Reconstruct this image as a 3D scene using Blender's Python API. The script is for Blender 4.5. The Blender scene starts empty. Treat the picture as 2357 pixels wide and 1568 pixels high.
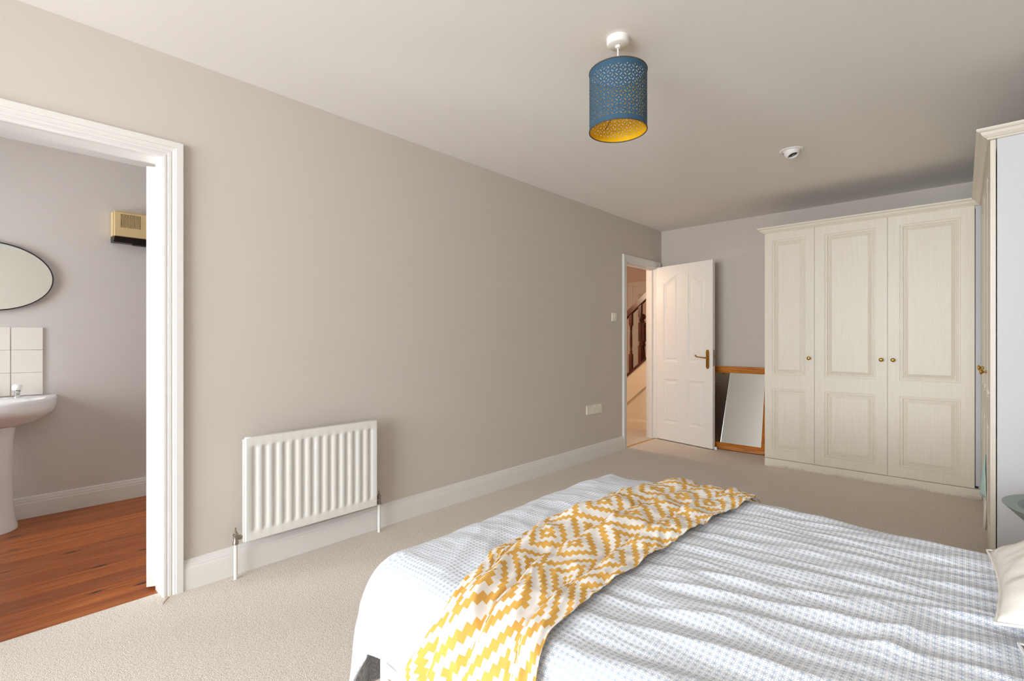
import bpy, bmesh, math, random
from mathutils import Vector, Matrix, noise

random.seed(7)
sc = bpy.context.scene
col = sc.collection

# ---------------------------------------------------------------- camera, sky, light, exposure
FPX = 1120.0                                   # focal length in pixels of the 2357 wide frame
YAW = math.atan2(2216.5 - 1178.5, FPX)         # room's long axis lies this far right of the view axis
CAMZ = 1.14
cam_d = bpy.data.cameras.new('camera')
cam_d.sensor_width = 36.0
cam_d.lens = FPX / 2357.0 * 36.0
cam_d.shift_y = -1.0 / 2357.0
cam_d.clip_start = 0.05
cam = bpy.data.objects.new('camera', cam_d)
col.objects.link(cam)
cam.location = (0, 0, CAMZ)
cam.rotation_euler = (math.pi / 2, 0, YAW)
sc.camera = cam

world = bpy.data.worlds.new('sky'); sc.world = world
world.use_nodes = True
wb = world.node_tree.nodes['Background']
wb.inputs['Color'].default_value = (0.92, 0.975, 1.05, 1)
wb.inputs['Strength'].default_value = 7.6

# ---------------------------------------------------------------- room measures (metres)
XL = -2.61        # long wall with the two doorways
YF = 5.41         # far wall
YB = -3.30        # window wall
XR = 0.98         # wall behind the bed head
CE = 2.42         # ceiling
TH = 0.11         # wall thickness
XB = -4.445       # bathroom's far wall
BY1 = 1.75        # bathroom end
YBB = -1.35       # bathroom window wall
# openings in the long wall
O1 = (4.588, 5.272, 1.962)     # hall doorway: y0, y1, head
O2 = (-0.20, 0.528, 1.950)     # bathroom doorway
# windows: extent along the wall, sill, head
WIN1 = (-2.20, 0.65, 0.45, 2.25)      # bedroom, in the wall at YB
WIN2 = (-4.15, -3.30, 0.70, 2.15)      # bathroom, in the wall at YBB

def portal(name, loc, rot, sx, sy):
    l = bpy.data.lights.new(name, 'AREA'); l.shape = 'RECTANGLE'; l.size = sx; l.size_y = sy
    l.cycles.is_portal = True
    o = bpy.data.objects.new(name, l); o.location = loc; o.rotation_euler = rot
    col.objects.link(o); return o

for nm, w, y in (('window_bedroom_offscreen', WIN1, YB), ('window_bathroom_offscreen', WIN2, YBB)):
    portal(nm, ((w[0] + w[1]) / 2, y - 0.245, (w[2] + w[3]) / 2), (math.pi / 2, 0, 0), w[1] - w[0], w[3] - w[2])

sc.view_settings.view_transform = 'Standard'
sc.view_settings.look = 'None'
sc.view_settings.gamma = 1.0
sc.view_settings.use_curve_mapping = False
sc.view_settings.exposure = 1.64
try:
    sc.cycles.use_denoising = True
    sc.cycles.max_bounces = 9
    sc.cycles.use_adaptive_sampling = True
    sc.cycles.adaptive_threshold = 0.10
    sc.cycles.diffuse_bounces = 5
    sc.cycles.glossy_bounces = 5
    sc.cycles.transparent_max_bounces = 12
    sc.cycles.sample_clamp_indirect = 6.0
    sc.cycles.caustics_reflective = False
    sc.cycles.caustics_refractive = False
except Exception:
    pass

# ---------------------------------------------------------------- helpers
def s2l(c):
    c = c / 255.0
    return c / 12.92 if c <= 0.04045 else ((c + 0.055) / 1.055) ** 2.4
def rgb(r, g, b): return (s2l(r), s2l(g), s2l(b), 1.0)

def mat(name, color, rough=0.6, metal=0.0, spec=0.5):
    m = bpy.data.materials.new(name); m.use_nodes = True
    b = m.node_tree.nodes['Principled BSDF']
    b.inputs['Base Color'].default_value = color
    b.inputs['Roughness'].default_value = rough
    b.inputs['Metallic'].default_value = metal
    b.inputs['Specular IOR Level'].default_value = spec
    return m
class NT:
    """tiny node helper"""
    def __init__(s, m):
        s.m = m; s.t = m.node_tree; s.b = s.t.nodes['Principled BSDF']
    def n(s, kind, **kw):
        x = s.t.nodes.new(kind)
        for k, v in kw.items(): setattr(x, k, v)
        return x
    def l(s, a, b): s.t.links.new(a, b)
    def math(s, op, a, b=None, c=None):
        x = s.n('ShaderNodeMath', operation=op)
        for i, v in enumerate((a, b, c)):
            if v is None: continue
            if isinstance(v, (int, float)): x.inputs[i].default_value = v
            else: s.l(v, x.inputs[i])
        return x.outputs[0]
    def coord(s, out='Object'): return s.n('ShaderNodeTexCoord').outputs[out]
    def mapping(s, vec, scale=(1, 1, 1), loc=(0, 0, 0), rot=(0, 0, 0)):
        x = s.n('ShaderNodeMapping'); s.l(vec, x.inputs[0])
        x.inputs['Scale'].default_value = scale; x.inputs['Location'].default_value = loc
        x.inputs['Rotation'].default_value = rot
        return x.outputs[0]
    def noise(s, vec, scale, detail=2.0, rough=0.5, dist=0.0):
        x = s.n('ShaderNodeTexNoise'); s.l(vec, x.inputs['Vector'])
        x.inputs['Scale'].default_value = scale; x.inputs['Detail'].default_value = detail
        x.inputs['Roughness'].default_value = rough; x.inputs['Distortion'].default_value = dist
        return x.outputs['Fac']
    def ramp(s, fac, stops, interp='LINEAR'):
        x = s.n('ShaderNodeValToRGB'); s.l(fac, x.inputs[0]); r = x.color_ramp; r.interpolation = interp
        while len(r.elements) > 1: r.elements.remove(r.elements[-1])
        r.elements[0].position = stops[0][0]; r.elements[0].color = stops[0][1]
        for p, c in stops[1:]:
            e = r.elements.new(p); e.color = c
        return x.outputs[0]
    def mix(s, fac, a, b, blend='MIX'):
        x = s.n('ShaderNodeMix', data_type='RGBA', blend_type=blend)
        for k, v in ((0, fac), (6, a), (7, b)):
            if isinstance(v, (int, float)): x.inputs[k].default_value = v
            elif isinstance(v, tuple): x.inputs[k].default_value = v
            else: s.l(v, x.inputs[k])
        return x.outputs[2]
    def bump(s, h, strength=0.2, dist=0.01):
        x = s.n('ShaderNodeBump'); x.inputs['Strength'].default_value = strength
        x.inputs['Distance'].default_value = dist
        s.l(h, x.inputs['Height']); s.l(x.outputs[0], s.b.inputs['Normal'])
    def base(s, c): s.l(c, s.b.inputs['Base Color'])

# ---------------------------------------------------------------- materials
def paint(name, c, rough=0.85, bump=0.05, scale=60):
    m = mat(name, c, rough, spec=0.3); t = NT(m)
    n = t.noise(t.coord(), scale, 3)
    t.bump(n, bump, 0.004)
    return m
M = {}
M['wall'] = paint('wall_paint_greige', rgb(205, 196, 186))
M['ceil'] = paint('ceiling_paint', rgb(240, 236, 230))
M['bathwall'] = paint('bathroom_paint_grey', rgb(212, 206, 200))
M['hallwall'] = paint('hall_paint_warm', rgb(220, 200, 190))
M['gloss'] = paint('white_gloss_paint', rgb(226, 223, 217), 0.38, 0.006, 12)
M['rad'] = paint('radiator_enamel', rgb(228, 226, 219), 0.35, 0.0, 25)
M['panelwhite'] = paint('white_board', rgb(212, 211, 212), 0.5, 0.03, 20)

def carpet():
    m = mat('carpet_wool', rgb(190, 180, 168), 1.0, spec=0.1); t = NT(m); c = t.coord()
    v = t.n('ShaderNodeTexVoronoi'); t.l(c, v.inputs['Vector']); v.inputs['Scale'].default_value = 300
    n1 = t.noise(c, 120, 3, 0.75); n2 = t.noise(c, 330, 2, 0.7); n3 = t.noise(c, 1.6, 3)
    f = t.math('MULTIPLY_ADD', n2, 0.62, t.math('MULTIPLY', n1, 0.38))
    cc = t.ramp(f, [(0.36, rgb(146, 134, 122)), (0.46, rgb(212, 202, 190)), (0.55, rgb(230, 222, 212)), (0.66, rgb(246, 241, 234))])
    cc = t.mix(t.math('MULTIPLY', n3, 0.35), cc, rgb(218, 204, 190))
    t.base(cc)
    t.bump(t.math('ADD', v.outputs['Distance'], n1), 0.4, 0.004)
    return m
M['carpet'] = carpet()

def pine_floor():
    m = mat('stained_floorboards', rgb(150, 82, 46), 0.42, spec=0.45); t = NT(m); c = t.coord()
    oi = t.n('ShaderNodeObjectInfo')
    cmb = t.n('ShaderNodeCombineXYZ'); t.l(t.math('MULTIPLY', oi.outputs['Random'], 37.0), cmb.inputs[1])
    add = t.n('ShaderNodeVectorMath', operation='ADD'); t.l(c, add.inputs[0]); t.l(cmb.outputs[0], add.inputs[1])
    p = add.outputs[0]
    g = t.noise(t.mapping(p, (55, 2.2, 10)), 1.0, 4, 0.6, 0.6)
    cc = t.ramp(g, [(0.3, rgb(126, 60, 22)), (0.5, rgb(170, 92, 40)), (0.72, rgb(200, 122, 60))])
    cc = t.mix(t.math('MULTIPLY', oi.outputs['Random'], 0.6), cc, rgb(126, 66, 34))
    blot = t.noise(t.mapping(p, (9, 2.0, 5)), 1.0, 3, 0.6)
    cc = t.mix(t.ramp(blot, [(0.55, (0, 0, 0, 1)), (0.75, (0.55, 0.55, 0.55, 1))]), cc, rgb(112, 62, 42))
    v = t.n('ShaderNodeTexVoronoi'); t.l(t.mapping(p, (9.5, 3.4, 1)), v.inputs['Vector']); v.inputs['Scale'].default_value = 1.0
    knot = t.ramp(v.outputs['Distance'], [(0.0, (1, 1, 1, 1)), (0.07, (0.85, 0.85, 0.85, 1)), (0.15, (0, 0, 0, 1))])
    cc = t.mix(knot, cc, rgb(46, 24, 16))
    wear = t.noise(t.mapping(p, (80, 30, 1)), 1.0, 2, 0.5)
    cc = t.mix(t.ramp(wear, [(0.735, (0, 0, 0, 1)), (0.78, (0.5, 0.5, 0.5, 1))]), cc, rgb(206, 172, 150))
    t.base(cc); t.bump(g, 0.12, 0.003)
    return m
M['floorboard'] = pine_floor()

def pine_frame():
    m = mat('varnished_pine', rgb(176, 98, 34), 0.32); t = NT(m); c = t.coord()
    g = t.noise(t.mapping(c, (3, 30, 40)), 1.0, 4, 0.6, 1.2)
    cc = t.ramp(g, [(0.3, rgb(146, 80, 20)), (0.5, rgb(190, 114, 38)), (0.7, rgb(214, 142, 60))])
    v = t.n('ShaderNodeTexVoronoi'); t.l(t.mapping(c, (6, 3, 9)), v.inputs['Vector']); v.inputs['Scale'].default_value = 1.0
    knot = t.ramp(v.outputs['Distance'], [(0.0, (1, 1, 1, 1)), (0.08, (0.8, 0.8, 0.8, 1)), (0.14, (0, 0, 0, 1))])
    t.base(t.mix(knot, cc, rgb(70, 28, 8))); return m
M['pine'] = pine_frame()

def mahogany():
    m = mat('dark_mahogany', rgb(78, 34, 20), 0.3); t = NT(m)
    g = t.noise(t.mapping(t.coord(), (30, 30, 4)), 1.0, 4, 0.6, 0.6)
    t.base(t.ramp(g, [(0.35, rgb(52, 20, 12)), (0.7, rgb(112, 54, 30))])); return m
M['mahogany'] = mahogany()

def cream_door():
    m = mat('cream_woodgrain_foil', rgb(226, 218, 200), 0.4, spec=0.5); t = NT(m); c = t.coord()
    d = t.noise(t.mapping(c, (9, 9, 1.1)), 1.0, 3, 0.5, 0.4)
    rings = t.math('SINE', t.math('MULTIPLY', d, 95.0))
    g = t.noise(t.mapping(c, (160, 160, 5)), 1.0, 3, 0.6)
    h = t.math('MULTIPLY_ADD', rings, 0.35, g)
    t.base(t.mix(t.ramp(g, [(0.4, (0, 0, 0, 1)), (0.7, (1, 1, 1, 1))]), rgb(224, 215, 197), rgb(229, 222, 205)))
    t.bump(h, 0.045, 0.0012); return m
M['cream'] = cream_door()
M['creamtrim'] = paint('cream_trim', rgb(230, 222, 205), 0.42, 0.015, 20)
M['brass'] = mat('polished_brass', rgb(206, 164, 84), 0.22, 1.0)
M['oldbrass'] = mat('aged_brass', rgb(184, 140, 66), 0.32, 1.0)
M['chrome'] = mat('chrome', rgb(205, 205, 206), 0.15, 1.0)
M['valve'] = mat('tarnished_chrome', rgb(160, 150, 138), 0.35, 1.0)
M['subfloor'] = mat('subfloor_timber', rgb(128, 96, 68), 0.9)
M['blackmetal'] = mat('black_metal', rgb(24, 24, 26), 0.4)
M['mirror'] = mat('mirror_glass', rgb(236, 240, 238), 0.01, 1.0)
M['plastic'] = mat('white_plastic', rgb(240, 238, 232), 0.35)
M['ivory'] = mat('ivory_plastic', rgb(232, 226, 210), 0.4)
M['ceramic'] = mat('glazed_ceramic', rgb(240, 238, 236), 0.12)
M['grout'] = mat('grout', rgb(206, 200, 192), 0.9)
M['tile'] = mat('cream_glazed_tile', rgb(238, 232, 224), 0.15)
M['beige'] = mat('beige_heater_plastic', rgb(216, 190, 140), 0.45)
M['blackplastic'] = mat('black_plastic', rgb(18, 18, 20), 0.35)
M['framewhite'] = mat('white_powder_coat', rgb(240, 238, 232), 0.35)
M['mattress'] = mat('mattress_ticking', rgb(232, 230, 226), 0.9)
M['sage'] = mat('sage_green_lacquer', rgb(138, 152, 142), 0.42)
M['whitecloth'] = mat('white_fabric', rgb(238, 234, 226), 0.9)
M['aqua'] = mat('aqua_fabric', rgb(196, 226, 220), 0.9)
M['thread'] = mat('carpet_backing_thread', rgb(168, 144, 118), 1.0)
M['bulb'] = mat('lamp_globe', rgb(255, 240, 220), 0.4)
_b = M['bulb'].node_tree.nodes['Principled BSDF']
_b.inputs['Emission Color'].default_value = (1.0, 0.68, 0.42, 1); _b.inputs['Emission Strength'].default_value = 2.5

def glass_pane():
    m = bpy.data.materials.new('window_glass'); m.use_nodes = True; t = m.node_tree
    t.nodes.remove(t.nodes['Principled BSDF'])
    tr = t.nodes.new('ShaderNodeBsdfTransparent'); gl = t.nodes.new('ShaderNodeBsdfGlossy'); gl.inputs['Roughness'].default_value = 0.02
    fr = t.nodes.new('ShaderNodeFresnel'); mx = t.nodes.new('ShaderNodeMixShader')
    t.links.new(fr.outputs[0], mx.inputs[0]); t.links.new(tr.outputs[0], mx.inputs[1]); t.links.new(gl.outputs[0], mx.inputs[2])
    t.links.new(mx.outputs[0], t.nodes['Material Output'].inputs[0]); return m
M['glass'] = glass_pane()

def duvet_print():
    m = mat('duvet_star_print', rgb(236, 240, 244), 0.85, spec=0.25); t = NT(m); uv = t.coord('UV')
    sep = t.n('ShaderNodeSeparateXYZ'); t.l(uv, sep.inputs[0])
    P = 0.0128
    u = t.math('DIVIDE', sep.outputs[0], P); v = t.math('DIVIDE', sep.outputs[1], P)
    cu = t.math('SUBTRACT', t.math('FRACT', u), 0.5); cv = t.math('SUBTRACT', t.math('FRACT', v), 0.5)
    au = t.math('ABSOLUTE', cu); av = t.math('ABSOLUTE', cv)
    w = 0.048
    k1 = t.math('MULTIPLY', t.math('LESS_THAN', au, w), t.math('LESS_THAN', av, 0.46))
    k2 = t.math('MULTIPLY', t.math('LESS_THAN', av, w), t.math('LESS_THAN', au, 0.46))
    dg = t.math('LESS_THAN', t.math('ABSOLUTE', t.math('SUBTRACT', au, av)), w * 1.35)
    k3 = t.math('MULTIPLY', dg, t.math('LESS_THAN', t.math('MAXIMUM', au, av), 0.40))
    s = t.math('MAXIMUM', k1, t.math('MAXIMUM', k2, k3))
    t.base(t.mix(t.math('MULTIPLY', s, 0.66), rgb(240, 242, 246), rgb(128, 156, 182)))
    n = t.noise(t.mapping(uv, (14, 60, 1)), 1.0, 3, 0.55, 0.6)
    t.bump(n, 0.35, 0.006)
    return m
M['duvet'] = duvet_print()
def duvet_back():
    m = mat('duvet_reverse_grey', rgb(150, 154, 160), 0.9); t = NT(m)
    t.base(t.ramp(t.noise(t.mapping(t.coord('UV'), (120, 120, 1)), 1.0, 2), [(0.4, rgb(158, 160, 164)), (0.6, rgb(204, 204, 206))])); return m
M['duvetback'] = duvet_back()

def throw_print():
    m = mat('throw_stepped_diamond_print', rgb(240, 236, 230), 0.9, spec=0.2); t = NT(m); uv = t.coord('UV')
    sep = t.n('ShaderNodeSeparateXYZ'); t.l(uv, sep.inputs[0])
    C = 0.0135
    qu = t.math('FLOOR', t.math('DIVIDE', sep.outputs[0], C)); qv = t.math('FLOOR', t.math('DIVIDE', sep.outputs[1], C))
    tu = t.math('PINGPONG', qu, 8.0); tv = t.math('PINGPONG', qv, 11.0)
    d = t.math('ADD', tu, tv)                                   # 0 .. 19, stepped diamonds
    Y = rgb(222, 172, 86); W = rgb(236, 231, 224)
    f = t.math('DIVIDE', t.math('ADD', d, 0.5), 20.0)
    stops = [(0.0, W), (0.05, Y), (0.15, W), (0.25, Y), (0.35, W), (0.50, Y), (0.60, W), (0.70, Y), (0.80, W), (0.90, Y), (0.95, W)]
    c = t.ramp(f, stops, 'CONSTANT')
    t.base(c)
    n = t.noise(t.mapping(uv, (30, 22, 1)), 1.0, 3, 0.5, 0.5); t.bump(n, 0.3, 0.006)
    return m
M['throw'] = throw_print()

def linen(name, c):
    m = mat(name, c, 0.9, spec=0.2); t = NT(m)
    n = t.noise(t.coord(), 14, 3, 0.5, 0.5); t.bump(n, 0.3, 0.012); return m
M['cushion'] = linen('cream_cushion_cotton', rgb(236, 231, 222))
M['cushion2'] = linen('grey_white_pillow_cotton', rgb(226, 226, 226))

def shade_mat(name, color, metal, rough):
    """pierced lampshade card: slits and dots cut through"""
    m = mat(name, color, rough, metal); t = NT(m); uv = t.coord('UV')
    sep = t.n('ShaderNodeSeparateXYZ'); t.l(uv, sep.inputs[0]); x, y = sep.outputs[0], sep.outputs[1]
    P = 0.0171
    a = t.math('DIVIDE', t.math('ADD', x, y), 2 * P); b = t.math('DIVIDE', t.math('SUBTRACT', x, y), 2 * P)
    da = t.math('ABSOLUTE', t.math('SUBTRACT', a, t.math('ROUND', a)))
    db = t.math('ABSOLUTE', t.math('SUBTRACT', b, t.math('ROUND', b)))
    dot = t.math('LESS_THAN', t.math('ADD', t.math('MULTIPLY', da, da), t.math('MULTIPLY', db, db)), 0.0105)
    def slit(p, q):
        e1 = t.math('MULTIPLY', t.math('SUBTRACT', 0.5, p), 1 / 0.075); e2 = t.math('MULTIPLY', q, 1 / 0.27)
        return t.math('LESS_THAN', t.math('ADD', t.math('MULTIPLY', e1, e1), t.math('MULTIPLY', e2, e2)), 1.0)
    hole = t.math('MAXIMUM', dot, t.math('MAXIMUM', slit(da, db), slit(db, da)))
    band = t.math('MULTIPLY', t.math('GREATER_THAN', y, 0.022), t.math('LESS_THAN', y, 0.226))
    hole = t.math('MULTIPLY', hole, band)
    t.l(t.math('SUBTRACT', 1.0, hole), t.b.inputs['Alpha'])
    return m
M['shade_out'] = shade_mat('blue_shade_outer', rgb(46, 80, 102), 0.0, 0.75)
M['shade_in'] = shade_mat('gold_shade_lining', rgb(250, 196, 24), 0.2, 0.35)

# ---------------------------------------------------------------- mesh helpers
def link(o, parent=None):
    col.objects.link(o)
    if parent is not None:
        o.parent = parent
        o.matrix_parent_inverse = Matrix.Translation(parent.location).inverted() if parent.parent is None else Matrix.Identity(4)
    return o
def mesh_obj(name, V, F, m, parent=None, smooth=False, uv=None, mats=None, autosmooth=None):
    me = bpy.data.meshes.new(name); me.from_pydata([tuple(v) for v in V], [], F); me.update()
    for mm in (mats or [m]): me.materials.append(mm)
    if uv is not None:
        l = me.uv_layers.new(name='UVMap')
        for lp in me.loops: l.data[lp.index].uv = uv[lp.vertex_index]
    if smooth:
        for p in me.polygons: p.use_smooth = True
    o = bpy.data.objects.new(name, me); link(o, parent)
    if autosmooth:
        me.set_sharp_from_angle(angle=math.radians(autosmooth))
    return o
def bm_obj(name, bm, m, parent=None, smooth=False, autosmooth=None):
    me = bpy.data.meshes.new(name); bm.to_mesh(me); bm.free(); me.materials.append(m)
    if smooth:
        for p in me.polygons: p.use_smooth = True
    if autosmooth: me.set_sharp_from_angle(angle=math.radians(autosmooth))
    o = bpy.data.objects.new(name, me); return link(o, parent)
def bx(bm, x0, x1, y0, y1, z0, z1, T=None):
    c = [Vector((x, y, z)) for z in (z0, z1) for (x, y) in ((x0, y0), (x1, y0), (x1, y1), (x0, y1))]
    if T: c = [T(v) for v in c]
    v = [bm.verts.new(p) for p in c]
    for f in ((0, 3, 2, 1), (4, 5, 6, 7), (0, 1, 5, 4), (1, 2, 6, 5), (2, 3, 7, 6), (3, 0, 4, 7)):
        bm.faces.new([v[i] for i in f])
    return v
def box(name, X, Y, Z, m, parent=None, bev=0.0, seg=2, T=None):
    bm = bmesh.new(); bx(bm, X[0], X[1], Y[0], Y[1], Z[0], Z[1])
    if bev > 0: bmesh.ops.bevel(bm, geom=bm.edges[:], offset=bev, segments=seg, profile=0.5, affect='EDGES')
    if T:
        for v in bm.verts: v.co = T(v.co)
    return bm_obj(name, bm, m, parent, smooth=bev > 0, autosmooth=35 if bev > 0 else None)
def boxes(name, L, m, parent=None):
    bm = bmesh.new()
    for b in L: bx(bm, *b)
    return bm_obj(name, bm, m, parent)
def lathe_geo(prof, seg=24, T=None, close=True):
    """prof: (radius, height) list; axis +Z"""
    V, F = [], []
    for r, z in prof:
        for i in range(seg):
            a = 2 * math.pi * i / seg
            p = Vector((r * math.cos(a), r * math.sin(a), z)); V.append(T(p) if T else p)
    n = len(prof)
    for k in range(n - 1):
        for i in range(seg):
            j = (i + 1) % seg
            F.append((k * seg + i, k * seg + j, (k + 1) * seg + j, (k + 1) * seg + i))
    if close:
        F.append(tuple(range(seg - 1, -1, -1))); F.append(tuple((n - 1) * seg + i for i in range(seg)))
    return V, F
def lathe(name, prof, m, parent=None, T=None, seg=24, close=True, sharp=40):
    V, F = lathe_geo(prof, seg, T, close)
    return mesh_obj(name, V, F, m, parent, smooth=True, autosmooth=sharp)
def tube(name, pts, r, m, parent=None, seg=12, radii=None, caps=True):
    pts = [Vector(p) for p in pts]; V, F = [], []
    up = Vector((0, 0, 1))
    for i, p in enumerate(pts):
        d = (pts[min(i + 1, len(pts) - 1)] - pts[max(i - 1, 0)]).normalized()
        ref = up if abs(d.z) < 0.95 else Vector((1, 0, 0))
        a = d.cross(ref).normalized(); b = d.cross(a).normalized()
        rr = radii[i] if radii else r
        for k in range(seg):
            t = 2 * math.pi * k / seg
            V.append(p + (a * math.cos(t) + b * math.sin(t)) * rr)
    for i in range(len(pts) - 1):
        for k in range(seg):
            j = (k + 1) % seg
            F.append((i * seg + k, i * seg + j, (i + 1) * seg + j, (i + 1) * seg + k))
    if caps:
        F.append(tuple(range(seg - 1, -1, -1))); F.append(tuple((len(pts) - 1) * seg + k for k in range(seg)))
    return mesh_obj(name, V, F, m, parent, smooth=True, autosmooth=50)
def sweep(name, path, prof, m, parent=None, closed_prof=True, pre=None, post=None):
    """path: 2D (x,y) polyline; prof: list of (out, z); out is to the RIGHT of the travel direction; mitred"""
    path = [Vector(p) for p in path]; n = len(path); V, F = [], []
    def nrm(a, b):
        d = (b - a).normalized(); return Vector((d.y, -d.x))
    for i, p in enumerate(path):
        a = path[i - 1] if i else (Vector(pre) if pre else None)
        b = path[i + 1] if i < n - 1 else (Vector(post) if post else None)
        if a is None: off = nrm(p, b)
        elif b is None: off = nrm(a, p)
        else:
            n1, n2 = nrm(a, p), nrm(p, b)
            s = n1 + n2; off = s / (1 + n1.dot(n2))
        for o, z in prof: V.append((p.x + off.x * o, p.y + off.y * o, z))
    k = len(prof)
    for i in range(n - 1):
        for j in range(k if closed_prof else k - 1):
            j2 = (j + 1) % k
            F.append((i * k + j, i * k + j2, (i + 1) * k + j2, (i + 1) * k + j))
    F.append(tuple(range(k))); F.append(tuple((n - 1) * k + j for j in range(k - 1, -1, -1)))
    return mesh_obj(name, V, F, m, parent)
def casing(name, x, y0, y1, zt, prof, m, side=1, z0=0.0, parent=None, legs=(True, True)):
    """door casing in a plane X = x; prof: (distance outward from the opening, projection)"""
    V, F = [], []; path = []
    if legs[0]: path.append((y0, z0, -1, 0))
    path += [(y0, zt, -1, 1), (y1, zt, 1, 1)]
    if legs[1]: path.append((y1, z0, 1, 0))
    k = len(prof)
    for (y, z, dy, dz) in path:
        for o, pj in prof: V.append((x + side * pj, y + dy * o, z + dz * o))
    for i in range(len(path) - 1):
        for j in range(k):
            j2 = (j + 1) % k
            F.append((i * k + j, i * k + j2, (i + 1) * k + j2, (i + 1) * k + j))
    F.append(tuple(range(k))); F.append(tuple((len(path) - 1) * k + j for j in range(k - 1, -1, -1)))
    return mesh_obj(name, V, F, m, parent)

def cut(o, L):
    """cut real box-shaped holes into a mesh"""
    bm = bmesh.new()
    for b_ in L: bx(bm, *b_)
    me = bpy.data.meshes.new('cutter'); bm.to_mesh(me); bm.free()
    c = bpy.data.objects.new('cutter', me); col.objects.link(c)
    md = o.modifiers.new('cut', 'BOOLEAN'); md.operation = 'DIFFERENCE'; md.object = c; md.solver = 'EXACT'
    dg = bpy.context.evaluated_depsgraph_get(); dg.update()
    new = bpy.data.meshes.new_from_object(o.evaluated_get(dg))
    o.modifiers.remove(md); o.data = new
    for p in new.polygons: p.use_smooth = False
    bpy.data.objects.remove(c); bpy.data.meshes.remove(me)
    return o
def tag(o, label=None, cat=None, group=None, kind=None):
    if label: o['label'] = label
    if cat: o['category'] = cat
    if group: o['group'] = group
    if kind: o['kind'] = kind
    return o
def thing(name, loc, label=None, cat=None, group=None, kind=None):
    o = bpy.data.objects.new(name, None); o.location = loc; o.empty_display_size = 0.05
    col.objects.link(o); return tag(o, label, cat, group, kind)
def struct(o, label, cat): return tag(o, label, cat, None, 'structure')

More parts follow.
